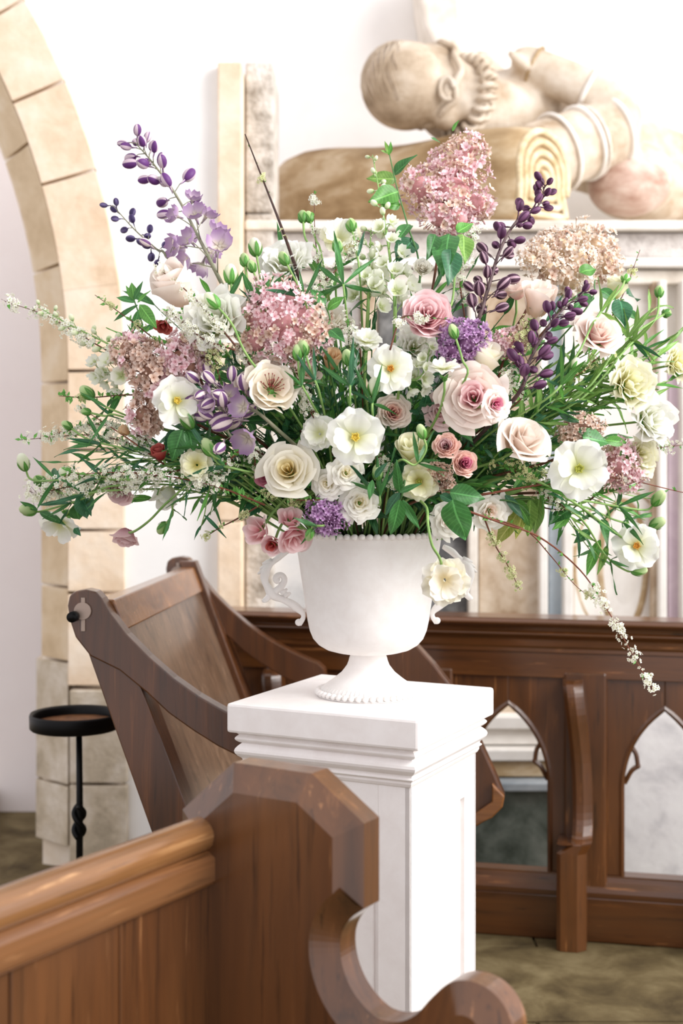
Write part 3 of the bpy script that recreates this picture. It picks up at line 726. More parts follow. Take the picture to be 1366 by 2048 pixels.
for s in (0, n):
    for i in range(n): f.append((s+(i+1) % n, s+i, s+i+n, s+(i+1) % n+n))
f.append(tuple(range(3*n-1, 2*n-1, -1)))
b = MB().add(v, f)
pe = obj('pew_end', b.mesh('pew_end', M_woodend, False), PW)
bm = bmesh.new(); bm.from_mesh(pe.data); bmesh.ops.recalc_face_normals(bm, faces=bm.faces); bm.to_mesh(pe.data); bm.free()
bevel(pe, 0.0025, 2, 25)
LP = 1.25                                                    # length of the back towards the camera
def runy(prof, y0, y1):
    n = len(prof); v = [Vector((a, y0, b)) for a, b in prof]+[Vector((a, y1, b)) for a, b in prof]
    return MB().add(v, [tuple(range(n)), tuple(range(2*n-1, n-1, -1))]+[(i, i+n, (i+1) % n+n, (i+1) % n) for i in range(n)])
tc = -0.030                                                  # visible face of the back
top = 0.905
capp = [(tc-0.052, top-0.05), (tc-0.052, top-0.012)]+[(tc-0.022+0.030*math.cos(math.radians(a)), top-0.028+0.028*math.sin(math.radians(a))) for a in range(150, -61, -15)]+[(tc-0.004, top-0.056)]
flat(runy(capp, -LP, 0.0), 'cap_rail', mat_wood('polished_oak_cap', (92, 54, 26), (144, 96, 54), (194, 148, 100), grain=(26, 1.4, 26), rough=0.22), PW, None, 0.001)
M_woody = mat_wood('oak_back_rail', (76, 43, 20), (122, 77, 42), (166, 118, 76), grain=(26, 1.4, 26), rough=0.28)
flat(runy([(tc-0.045, top-0.100), (tc-0.045, top-0.05), (tc-0.004, top-0.052), (tc+0.010, top-0.062), (tc+0.010, top-0.100)], -LP, 0.0), 'back_rail', M_woody, PW, None, 0.002)
flat(runy([(tc-0.03, top-0.106), (tc-0.03, top-0.099), (tc+0.004, top-0.099), (tc+0.0075, top-0.1025), (tc+0.004, top-0.106)], -LP, 0.0), 'rail_bead', M_woody, PW, None, 0.0005)
yb = -LP; rp = random.Random(3)
ws = [0.235, 0.225, 0.215, 0.22, 0.225, 0.13]
y = 0.0
for wd_ in ws:
    flat(MB().box((tc-0.028, y-wd_+0.0012, 0.30), (tc-0.006+0.002*rp.random(), y-0.0012, top-0.104)), 'back_plank', M_woodend, PW, None, 0.003)
    y -= wd_

# ------------------------------------------------------------------ flower materials
PM = {}
def pm(key, *a, **k): PM[key] = mat_petal('petal_'+key, *a, **k)
pm('cream', (244, 226, 166), (251, 244, 216), (252, 248, 234))
pm('ivory', (246, 234, 194), (252, 247, 232), (253, 251, 243))
pm('white', (226, 228, 176), (246, 247, 232), (251, 251, 246), transl=0.35)
pm('yellowcream', (224, 214, 130), (246, 244, 200), (250, 248, 226), transl=0.35)
pm('blush', (247, 220, 200), (254, 239, 227), (255, 246, 238))
pm('peachblush', (246, 214, 186), (252, 232, 216), (253, 241, 232))
pm('pink', (234, 142, 160), (248, 200, 206), (252, 228, 228))
pm('palepink', (248, 190, 190), (254, 230, 222), (255, 243, 234))
pm('sweetpink', (232, 128, 146), (250, 204, 208), (253, 230, 230), transl=0.45)
pm('mauve', (176, 108, 120), (224, 184, 188), (238, 212, 212), transl=0.4)
pm('rose_bud', (224, 140, 150), (244, 198, 186), (250, 222, 210))
pm('magenta', (176, 52, 108), (206, 92, 136), (236, 166, 186))
pm('red', (120, 30, 34), (176, 62, 62), (206, 112, 104))
pm('peach', (214, 160, 110), (232, 196, 150), (240, 216, 182))
pm('parchment', (240, 222, 186), (249, 238, 216), (251, 244, 230))
pm('heart', (236, 204, 120), (247, 228, 164), (250, 238, 196))
pm('budgreen', (96, 150, 74), (160, 196, 124), (214, 226, 178), transl=0.2)
pm('budwhite', (150, 186, 110), (232, 238, 204), (246, 248, 232), transl=0.3)
def mat_leaf(name, a, b, transl):
    m, nt, bs = nodes_of(name)
    uv = nt.nodes.new('ShaderNodeUVMap'); sp = nt.nodes.new('ShaderNodeSeparateXYZ'); nt.links.new(uv.outputs[0], sp.inputs[0])
    def math_(op, x, y=None):
        n_ = nt.nodes.new('ShaderNodeMath'); n_.operation = op
        for i_, q in enumerate((x, y)):
            if q is None: continue
            if isinstance(q, (int, float)): n_.inputs[i_].default_value = q
            else: nt.links.new(q, n_.inputs[i_])
        return n_.outputs[0]
    au = math_('ABSOLUTE', math_('SUBTRACT', sp.outputs[0], 0.5))
    rib = math_('LESS_THAN', au, 0.035)
    side = math_('GREATER_THAN', math_('SINE', math_('MULTIPLY', math_('SUBTRACT', sp.outputs[1], math_('MULTIPLY', au, 0.35)), 62.0)), 0.86)
    vein = math_('MAXIMUM', rib, math_('MULTIPLY', side, 0.35))
    base = ramp(nt, noise_tex(nt, 3.0, 3, uv.outputs[0]), [(0.35, a), (0.65, b)])
    pale = tuple(min(255, int(v*1.25+18)) for v in b)
    cc = mix_col(nt, math_('MULTIPLY', vein, 0.75), base, c4(pale))
    oi = nt.nodes.new('ShaderNodeObjectInfo'); hs = nt.nodes.new('ShaderNodeHueSaturation')
    mr = nt.nodes.new('ShaderNodeMapRange'); mr.inputs[3].default_value = 0.70; mr.inputs[4].default_value = 1.20
    nt.links.new(oi.outputs['Random'], mr.inputs[0]); nt.links.new(mr.outputs[0], hs.inputs['Value']); nt.links.new(cc, hs.inputs['Color'])
    nt.links.new(hs.outputs[0], bs.inputs['Base Color']); bs.inputs['Roughness'].default_value = 0.36; bs.inputs['Specular IOR Level'].default_value = 0.4
    tr = nt.nodes.new('ShaderNodeBsdfTranslucent'); nt.links.new(hs.outputs[0], tr.inputs[0])
    mx = nt.nodes.new('ShaderNodeMixShader'); mx.inputs[0].default_value = transl
    nt.links.new(bs.outputs[0], mx.inputs[1]); nt.links.new(tr.outputs[0], mx.inputs[2]); nt.links.new(mx.outputs[0], nt.nodes['Material Output'].inputs[0])
    return m
LM = {}
def lm(key, a, b, t=0.25): LM[key] = mat_leaf('leaf_'+key, a, b, t)
lm('mid', (60, 112, 58), (74, 134, 70)); lm('blue', (50, 98, 66), (62, 118, 80)); lm('light', (112, 156, 74), (138, 178, 92), 0.35)
lm('dark', (34, 72, 40), (44, 90, 50)); lm('fresh', (84, 142, 62), (104, 166, 76), 0.35); lm('yellow', (170, 186, 84), (206, 212, 120), 0.4)
M_stem = mat_plain('stem_green', (112, 152, 82), 0.5, 0, 0.3, (40, (146, 178, 104)))
M_stemd = mat_plain('stem_dark_green', (62, 104, 56), 0.5, 0, 0.3, (40, (92, 132, 76)))
M_stemgrey = mat_plain('stem_grey_green', (124, 130, 104), 0.5, 0, 0.3, (40, (150, 146, 124)))
M_twig = mat_plain('brown_twig', (78, 48, 36), 0.6, 0, 0.3, (60, (116, 70, 52)))
M_twigdark = mat_plain('dark_twig', (44, 26, 22), 0.6, 0, 0.3, (60, (70, 44, 36)))
M_twigred = mat_plain('red_brown_twig', (102, 52, 40), 0.6, 0, 0.3, (60, (132, 78, 58)))
M_stempurple = mat_plain('stem_purple', (70, 50, 56), 0.5, 0, 0.3, (60, (98, 78, 76)))
M_centre = mat_plain('yellow_flower_centre', (216, 186, 60), 0.7, 0, 0.2, (300, (238, 216, 110)))
M_centreo = mat_plain('orange_flower_centre', (196, 120, 40), 0.7, 0, 0.2, (300, (228, 180, 80)))
M_centreg = mat_plain('green_flower_centre', (150, 160, 60), 0.7, 0, 0.2, (300, (206, 204, 100)))
M_stamen = mat_plain('dark_red_stamens', (120, 40, 44), 0.6, 0, 0.2, (200, (150, 80, 70)))
pm('lilacpink', (224, 168, 176), (246, 214, 218), (252, 232, 234), transl=0.25, vary=0.10)
pm('lilacdusty', (196, 156, 134), (230, 202, 184), (242, 222, 210), transl=0.25, vary=0.12)
pm('lilacpurple', (150, 98, 150), (192, 150, 196), (218, 184, 218), transl=0.25, vary=0.12)
pm('lilaccream', (224, 196, 168), (246, 230, 214), (250, 240, 230), transl=0.3, vary=0.10)
M_lilcore = {'lilacpink': mat_plain('lilac_buds_pink', (222, 168, 174), 0.7, 0, 0.2, (120, (190, 138, 134))),
             'lilacdusty': mat_plain('lilac_buds_dusty', (192, 150, 134), 0.7, 0, 0.2, (120, (156, 124, 98))),
             'lilacpurple': mat_plain('lilac_buds_purple', (140, 96, 138), 0.7, 0, 0.2, (120, (104, 66, 100))),
             'lilaccream': mat_plain('lilac_buds_cream', (230, 210, 184), 0.7, 0, 0.2, (120, (196, 166, 130)))}
pm('delph', (222, 214, 196), (206, 186, 202), (164, 132, 172), transl=0.3)
pm('delphwhite', (196, 206, 150), (240, 243, 222), (248, 249, 240), transl=0.35)
PM['delphbud'] = mat_stripe('delphinium_bud', (96, 52, 112), (206, 186, 196), 2.5, 0.55, 0.8)
PM['delphdark'] = mat_stripe('dark_delphinium_bud', (58, 46, 86), (104, 92, 132), 2.5, 0.5, 0.8)
PM['fritbud'] = mat_stripe('dark_purple_bud', (66, 30, 60), (112, 72, 104), 2.5, 0.55, 0.9)
PM['fritstripe'] = mat_stripe('purple_striped_bud', (62, 32, 52), (166, 136, 148), 5, 0.55, 0.85)
PM['stripelil'] = mat_stripe('lilac_striped_bud', (108, 72, 118), (226, 210, 206), 4, 0.35, 0.6)
pm('spirea', (206, 210, 150), (244, 244, 228), (250, 250, 242), transl=0.3)
pm('spireagreen', (150, 170, 92), (214, 216, 156), (236, 236, 196), transl=0.3)

# ------------------------------------------------------------------ petal shapes (unit bloom, facing +Z)
def grid(nu, nv, fn):
    v = []; f = []; uv = []
    for j in range(nv+1):
        for i in range(nu+1):
            a = -1+2*i/nu; b = j/nv; v.append(Vector(fn(a, b))); uv.append(((a+1)/2, b))
    for j in range(nv):
        for i in range(nu):
            q = j*(nu+1)+i; f.append((q, q+1, q+nu+2, q+nu+1))
    return v, f, uv
def cup_petal(phi, rb, rt, h, z0, half, curl, rnd, spiral=0.06, notch=0.3, ruf=0.02, nu=8, nv=7):
    ph = [rnd.random()*6.28 for _ in range(3)]
    def fn(u, v):
        wv = 0.40+0.60*math.sin(math.pi/2*min(1, v*1.15))**0.8
        top = 1-notch*abs(u)**2.6
        r = rb+(rt-rb)*(v**0.62)*(0.9+0.1*top); z = z0+h*v*top
        c = max(0, (v-0.62)/0.38)**2*curl*(0.55+0.45*abs(u))
        r += c*0.55; z -= c*0.42
        r *= 1+spiral*u
        r += ruf*v*v*math.sin(u*4.1+ph[0])+0.5*ruf*v*math.sin(u*7+ph[1]); z += ruf*v*math.sin(u*3.3+ph[2])
        a = phi+u*half*wv
        return (r*math.cos(a), r*math.sin(a), z)
    return grid(nu, nv, fn)
def rose_geo(seed, N, r0=0.07, bloom=1.0, hin=0.86, hout=0.62, curl=0.42, dome=0.45, half0=1.45, half1=0.80, ruf=0.02, pw=0.85, z0=-0.5):
    rnd = random.Random(seed); out = []
    for i in range(N):
        t = i/(N-1); phi = i*2.39996+rnd.uniform(-.3, .3); jz = rnd.uniform(-.05, .05); jr = rnd.uniform(.93, 1.06)
        rt = (r0+(1-r0)*t**pw)*(bloom if t > 0.3 else 1)
        h = hin+(hout-hin)*t
        out.append(cup_petal(phi, 0.04+0.20*t, rt*0.93*jr, h*(1-0.25*(1-dome)*t)+jz, z0-0.10*t, half0+(half1-half0)*t**0.7, (0.03+curl*t), rnd, 0.07 if t < .6 else 0.04, 0.28, ruf*(0.4+t)))
    return out
def flat_petal(phi, L, W, lift, cup, rnd, ruf=0.05, back=0.0, nu=8, nv=7):
    ph = [rnd.random()*6.28 for _ in range(3)]
    def fn(u, v):
        wv = W*(0.22+0.78*math.sin(math.pi/2*min(1, v*1.25))**0.9)*(1-0.28*max(0, (v-0.72)/0.28)**2)
        top = 1-0.20*u*u+0.035*math.sin(u*6+ph[2])+0.02*math.sin(u*13+ph[0])
        r = 0.07+L*v*top; s = u*wv
        z = lift*v+cup*(u*u*wv)*0.5-back*v**3+ruf*v*v*math.sin(u*4.2+ph[0])+ruf*0.6*v*math.sin(u*7.7+ph[1])
        return (r*math.cos(phi)-s*math.sin(phi), r*math.sin(phi)+s*math.cos(phi), z)
    return grid(nu, nv, fn)
def flat_geo(seed, N=5, N2=3, lift=0.28, ruf=0.085, W=0.58, cup=0.3, back=0.12):
    rnd = random.Random(seed); out = []
    for i in range(N): out.append(flat_petal(2*math.pi*i/N+rnd.uniform(-.15, .15), 0.95*rnd.uniform(.92, 1.04), W, lift*rnd.uniform(.4, 1.1), cup, rnd, ruf, back))
    for i in range(N2): out.append(flat_petal(2*math.pi*(i+.5)/N2+rnd.uniform(-.2, .2), 0.66*rnd.uniform(.9, 1.1), W*0.8, lift*1.7, cup*1.3, rnd, ruf*0.8, 0.0))
    return out
GEO = {}
for k in range(3):
    GEO['rose', k] = rose_geo(10+k, 21, 0.035, 1.0, 0.92, 0.62, 0.42, 0.45, 1.9, 0.80)
    GEO['bud', k] = rose_geo(20+k, 11, 0.09, 0.72, 1.35, 1.25, 0.10, 0.95, 1.5, 1.15, 0.015, 0.7, -0.75)
    GEO['garden', k] = rose_geo(30+k, 34, 0.03, 1.0, 0.62, 0.50, 0.36, 0.5, 1.2, 0.66, 0.035, 0.72)
    GEO['ranun', k] = rose_geo(40+k, 36, 0.06, 0.98, 0.92, 0.70, 0.06, 0.72, 1.15, 0.62, 0.035, 0.70)
    GEO['spray', k] = rose_geo(50+k, 24, 0.03, 1.0, 0.55, 0.44, 0.45, 0.5, 1.2, 0.66, 0.05, 0.75)
    GEO['tulip', k] = rose_geo(60+k, 8, 0.25, 0.9, 1.35, 1.3, 0.35, 0.9, 1.1, 0.85, 0.05, 0.6, -0.75)
    GEO['sidebell', k] = rose_geo(70+k, 12, 0.10, 1.0, 1.1, 1.05, 0.30, 0.9, 1.4, 0.95, 0.03, 0.6, -0.70)
    GEO['flat', k] = flat_geo(80+k)
    GEO['double', k] = flat_geo(90+k, 7, 6, 0.35, 0.07, 0.5, 0.5, 0.10)+rose_geo(95+k, 7, 0.08, 0.42, 0.5, 0.45, 0.2)
    GEO['bowl', k] = rose_geo(110+k, 18, 0.55, 1.02, 0.62, 0.60, 0.06, 0.9, 0.85, 0.62, 0.04, 0.8, -0.55)
    GEO['peony', k] = rose_geo(120+k, 30, 0.10, 1.0, 0.8, 0.75, 0.30, 0.7, 0.9, 0.62, 0.08, 0.6)
MESHC = {}
def petals(kind, var, mkey, inner=None):
    key = (kind, var, mkey, inner)
    if key not in MESHC:
        g_ = GEO[kind, var]; lst = []
        for i, (v, f, uv) in enumerate(g_):
            mk = inner if (inner and i < len(g_)*0.28) else mkey
            lst.append(mesh('petal', v, f, PM[mk], uv))
        MESHC[key] = lst
    return MESHC[key]
def centre_mesh(mat, style):
    key = ('centre', mat.name, style)
    if key not in MESHC:
        b = MB(); r_ = random.Random(4)
        if style == 'disc':
            b.ell((0, 0, 0.02), (0.11, 0.11, 0.10), None, 12, 8)
            for i in range(22):
                a = i*2.4; q = 0.08+0.05*r_.random(); b.tube([(q*0.5*math.cos(a), q*0.5*math.sin(a), 0.05), (q*math.cos(a), q*math.sin(a), 0.15), (q*1.25*math.cos(a), q*1.25*math.sin(a), 0.20)], [0.012, 0.012, 0.022], 5)
        else:
            for i in range(30):
                a = i*2.4; q = 0.06+0.34*r_.random(); b.tube([(q*0.4*math.cos(a), q*0.4*math.sin(a), -0.35), (q*math.cos(a), q*math.sin(a), 0.02), (q*1.1*math.cos(a), q*1.1*math.sin(a), 0.10)], [0.012, 0.010, 0.026], 5)
        MESHC[key] = b.mesh('centre', mat)
    return MESHC[key]
def calyx_mesh():
    if 'calyx' not in MESHC:
        b = MB()
        b.ell((0, 0, -0.62), (0.17, 0.17, 0.16), None, 10, 6)
        for i in range(5):
            a = 2*math.pi*i/5; v, f, uv = grid(2, 4, lambda u, v: ((0.12+0.36*v)*math.cos(a)-u*0.12*(1-v**1.6)*math.sin(a), (0.12+0.36*v)*math.sin(a)+u*0.12*(1-v**1.6)*math.cos(a), -0.60+0.28*v-0.1*v*v))
            b.add(v, f, uv)
        MESHC['calyx'] = b.mesh('calyx', LM['fresh'])
    return MESHC['calyx']

def leaf_geo(W, fold, droop, wav, seed, nu=4, nv=8, pw=1.0, serr=0.0):
    r_ = random.Random(seed); p = r_.random()*6
    def fn(u, v):
        wv = W*(math.sin(math.pi*min(1, (v**pw)*0.97+0.03))**0.85)*(1-0.35*max(0, (v-0.55)/0.45)**1.5)+0.004
        if serr: wv *= 1+serr*math.sin(v*40)
        return (u*wv, v*(1-0.06*droop), fold*abs(u)*wv-droop*v*v*0.5+wav*math.sin(v*7+u*2+p)*W)
    return grid(nu, nv, fn)
LEAFK = {'ovate': [(0.24, 0.35, 0.35, 0.14, 1, 4, 10, 0.70), (0.26, 0.28, 0.20, 0.16, 2, 4, 10, 0.72), (0.22, 0.40, 0.50, 0.12, 3, 4, 10, 0.70)],
         'linear': [(0.055, 0.4, 0.25, 0.4, 4, 2, 8, 0.9), (0.07, 0.35, 0.6, 0.3, 5, 2, 8, 0.9), (0.048, 0.4, -0.2, 0.5, 6, 2, 8, 0.9)],
         'lance': [(0.13, 0.3, 0.35, 0.15, 7, 4, 8, 0.85), (0.11, 0.3, 0.1, 0.2, 8, 4, 8, 0.85), (0.15, 0.25, 0.6, 0.15, 9, 4, 8, 0.85)]}
def leaf_mesh(kind, var, mkey):
    key = ('leaf', kind, var, mkey)
    if key not in MESHC:
        v, f, uv = leaf_geo(*LEAFK[kind][var]); MESHC[key] = mesh('leaf', v, f, LM[mkey], uv)
    return MESHC[key]
def orient(z, roll=0.0, up=None):
    z = Vector(z).normalized(); up = up or Vector((0, 0, 1))
    if abs(z.dot(up)) > 0.97: up = Vector((0, -1, 0))
    x = up.cross(z).normalized(); y = z.cross(x)
    c, s = math.cos(roll), math.sin(roll)
    return Matrix(((x*c+y*s), (y*c-x*s), z)).transposed()
def M4(R3, loc, s=1.0):
    if not isinstance(s, (tuple, list)): s = (s, s, s)
    return Matrix.Translation(loc) @ R3.to_4x4() @ Matrix.Diagonal((*s, 1))
def leaf_M(base, d, nrm, L, wk=1.0):
    d = Vector(d).normalized(); n_ = Vector(nrm); n_ = (n_-d*n_.dot(d))
    n_ = n_.normalized() if n_.length > 1e-4 else d.orthogonal().normalized()
    x = d.cross(n_)
    return Matrix.Translation(base) @ Matrix((x, d, n_)).transposed().to_4x4() @ Matrix.Diagonal((L*wk, L, L, 1))
def dep(x, y, off=0.0):
    q = ((x-700)/660.0)**2+((y-790)/430.0)**2
    return 3.2-0.30*math.sqrt(max(0.0, 1-q))+off
def PD(x, y, off=0.0): return P(x, y, dep(x, y, off))
MOUTH = Vector((UX, UY, 1.285))
def stem_base(p, rnd, k=0.55):
    d = Vector((p.x-UX, p.y-UY, 0)); L_ = d.length
    d = d/L_ if L_ > 1e-6 else Vector((0, 0, 0))
    r = min(0.12, 0.05+L_*0.16)*rnd.uniform(0.5, 1.0)
    a = rnd.uniform(-0.5, 0.5); d.rotate(Matrix.Rotation(a, 3, 'Z'))
    return Vector((UX, UY, 1.27))+d*r
def stem_path(p, n, rnd, L=0.06, k=12):
    b = stem_base(p, rnd); dist = (p-b).length
    c1 = b+Vector((0, 0, 0.30*dist+0.05))+(p-b)*0.15
    c2 = p-Vector(n).normalized()*max(L, 0.28*dist)
    if p.z < 1.36: c1.z += 0.10; c2.z = max(c2.z, 1.40)
    return b, bez(b, c1, c2, p, k)

rf = random.Random(77)
def root(name, label, cat, group, base):
    return empty(name, base, label, cat, group)
def rel(t): return t.matrix_basis.inverted()
def flower(kind, px, py, r, mkey, label, face=None, off=0.0, inner=None, centre=None, cstyle='disc', name='rose', cat='flower', roll=None, stemmat=None, var=None, calyx=True, squash=1.0, group=None, path=None, stem_r=0.0028):
    d = dep(px, py, off); p = P(px, py, d); R = r*0.98*d/F
    if face is None: face = ((px-690)/900.0, -1.0, (860-py)/900.0+0.12)
    n = Vector(face).normalized(); var = rf.randrange(3) if var is None else var
    roll = rf.uniform(0, 6.28) if roll is None else roll
    if path:
        q0 = [P(a, b_, dep(a, b_, off+o_)) for a, b_, o_ in path]; b = stem_base(q0[0], rf)
        pts = crom([b, b.lerp(q0[0], 0.6)+Vector((0, 0, 0.05))]+q0+[p-n*R*0.5], 5)
    else: b, pts = stem_path(p-n*R*0.5, n, rf)
    t = root(name, label, cat, group, b); I = rel(t)
    obj('stem', MB().tube([q-b for q in pts], stem_r, 6).mesh('stem', stemmat or M_stem), t)
    Mb = Matrix.Translation(-b) @ M4(orient(n, roll), p, (R, R, R*squash))
    for me in petals(kind, var, mkey, inner): obj('petal', me, t, Mb)
    if centre is not None: obj('centre', centre_mesh(centre, cstyle), t, Mb)
    if calyx: obj('calyx', calyx_mesh(), t, Mb)
    return t
def add_leaves(t, items):
    """explicit leaves: (px, py of base, px, py of tip, off, kind, material, width factor)"""
    I = rel(t)
    for (a, b_, c_, d_, off, kind, mk, wk) in items:
        p0 = PD(a, b_, off); p1 = PD(c_, d_, off-0.02); dv = p1-p0
        nr = Vector((rf.uniform(-.5, .5), -1, rf.uniform(0.1, .8)))
        obj('leaf', leaf_mesh(kind, rf.randrange(3), mk), t, I @ leaf_M(p0, dv, nr, dv.length, wk))
BUDM = {}
def bud_mesh(mkey):
    if mkey not in BUDM:
        b = MB(); v = []; n_ = 10; m_ = 8
        b.ell((0, 0, 0), (0.72, 0.72, 1.0), None, 10, 8); BUDM[mkey] = b.mesh('bud', PM[mkey])
        s = MB()
        for i in range(5):
            a = 2*math.pi*i/5
            def fn(u, v):
                th_ = math.pi*(1-0.58*v); rr = 0.76*math.sin(th_)+0.05*v; zz_ = 1.05*math.cos(th_); wv = 0.55*(1-v**2)+0.03
                return (rr*math.cos(a+u*wv), rr*math.sin(a+u*wv), zz_)
            g_ = grid(2, 5, fn); s.add(*g_)
        BUDM[mkey, 's'] = s.mesh('sepals', LM['fresh'])
    return BUDM[mkey], BUDM[mkey, 's']
def bud(path, r, mkey, label, off=0.0, leaves=0, group=None, name='ranunculus_bud', stemmat=None, lmk='mid', L=(60, 90), elong=1.15):
    """path of px points ending at the bud; the first joined to the urn mouth unless it starts there"""
    pts = [PD(a, b_, off) for a, b_ in path]
    b = stem_base(pts[0], rf)
    full = crom([b, b.lerp(pts[0], 0.55)+Vector((0, 0.02, 0.05))]+pts, 5)
    t = root(name, label, 'flower bud', group, b)
    obj('stem', MB().tube([q-b for q in full], 0.0024, 6).mesh('stem', stemmat or M_stem), t)
    d = (full[-1]-full[-3]).normalized(); R = r*full[-1].y/F
    Mb = Matrix.Translation(-b) @ M4(orient(d, rf.uniform(0, 6)), full[-1]+d*R*0.7, (R, R, R*elong))
    bm_, sm_ = bud_mesh(mkey); bo_ = obj('bud', bm_, t, Mb); obj('sepals', sm_, bo_)
    whorl(t, b, full[int(len(full)*0.62)], (full[int(len(full)*0.62)+1]-full[int(len(full)*0.62)]), leaves, L, 'linear', lmk)
    return t
def whorl(t, b, p, d, n, L, kind, mk, spread=(0.5, 1.2), wk=1.0):
    d = Vector(d).normalized(); x = d.orthogonal().normalized(); y = d.cross(x)
    for i in range(n):
        a = 2*math.pi*i/max(1, n)+rf.uniform(-.4, .4); s = rf.uniform(*spread)
        dv = d*math.cos(s)+(x*math.cos(a)+y*math.sin(a))*math.sin(s)
        ln = rf.uniform(*L)*p.y/F
        obj('leaf', leaf_mesh(kind, rf.randrange(3), mk if rf.random() < 0.75 else ('blue' if mk != 'blue' else 'mid')), t, leaf_M(p-b, dv, d if rf.random() < .7 else Vector((0, -1, 0.4)), ln, wk*rf.uniform(.8, 1.25)))
def sprig(tip, label, group, n=9, L=(60, 110), kind='linear', mk='mid', off=0.0, name='foliage_sprig', start=0.45, stemmat=None, tipdir=None, wk=1.0, mid=None):
    p = PD(tip[0], tip[1], off)
    nd = Vector(((tip[0]-700)/500, -0.35+rf.uniform(-.3, .2), (900-tip[1])/420+0.15)) if tipdir is None else Vector(tipdir)
    if mid:
        b = stem_base(p, rf); pts = crom([b]+[PD(a, c_, off) for a, c_ in mid]+[p], 5)
    else: b, pts = stem_path(p, nd, rf)
    t = root(name, label, 'foliage', group, b)
    obj('stem', MB().tube([q-b for q in pts], [0.0024-0.0014*i/len(pts) for i in range(len(pts))], 5).mesh('stem', stemmat or M_stemd), t)
    m = len(pts)-1
    for i in range(n):
        f_ = start+(1-start)*(i+0.5)/n; q = f_*m; k = min(int(q), m-1); pos = pts[k].lerp(pts[k+1], q-k)
        d = (pts[k+1]-pts[k]).normalized(); x = d.orthogonal().normalized(); y = d.cross(x)
        a = i*2.4+rf.uniform(-.4, .4); s = rf.uniform(0.45, 1.1)*(1 if f_ < 0.93 else 0.4)
        dv = d*math.cos(s)+(x*math.cos(a)+y*math.sin(a))*math.sin(s)+Vector((0, -0.12, 0))
        ln = rf.uniform(*L)*pos.y/F*(1.1-0.35*f_)
        obj('leaf', leaf_mesh(kind, rf.randrange(3), mk if rf.random() < 0.7 else rf.choice(['mid', 'blue', 'fresh'])), t, leaf_M(pos-b, dv, d*0.6+Vector((0, -0.8, 0.5)), ln, wk*rf.uniform(.8, 1.2)))
    return t

# ------------------------------------------------------------------ lilac, delphinium, spirea
FGEO = {}
def floret_mesh(mkey, var):
    key = ('floret', mkey, var)
    if key not in MESHC:
        r_ = random.Random(var); b = MB(); n = 4
        for i in range(n):
            a = 2*math.pi*i/n+r_.uniform(-.15, .15); lift = r_.uniform(0.05, 0.45)
            v, f, uv = grid(2, 3, lambda u, v: (((0.08+0.92*v)*math.cos(a)-u*0.42*math.sin(math.pi*(0.15+0.72*v))*math.sin(a)), ((0.08+0.92*v)*math.sin(a)+u*0.42*math.sin(math.pi*(0.15+0.72*v))*math.cos(a)), lift*v+0.22*u*u*v))
            b.add(v, f, uv)
        b.tube([(0, 0, 0.05), (0, 0, -0.9)], [0.12, 0.07], 4, False)
        MESHC[key] = b.mesh('floret', PM[mkey]); FGEO[key] = b
    return MESHC[key]
def lbud_mesh(mkey):
    key = ('lbud', mkey)
    if key not in MESHC:
        b = MB(); b.ell((0, 0, 0.25), (0.24, 0.24, 0.36), None, 6, 5); b.tube([(0, 0, 0.0), (0, 0, -1.1)], [0.13, 0.06], 4, False)
        MESHC[key] = b.mesh('bud', PM[mkey]); FGEO[key] = b
    return MESHC[key]
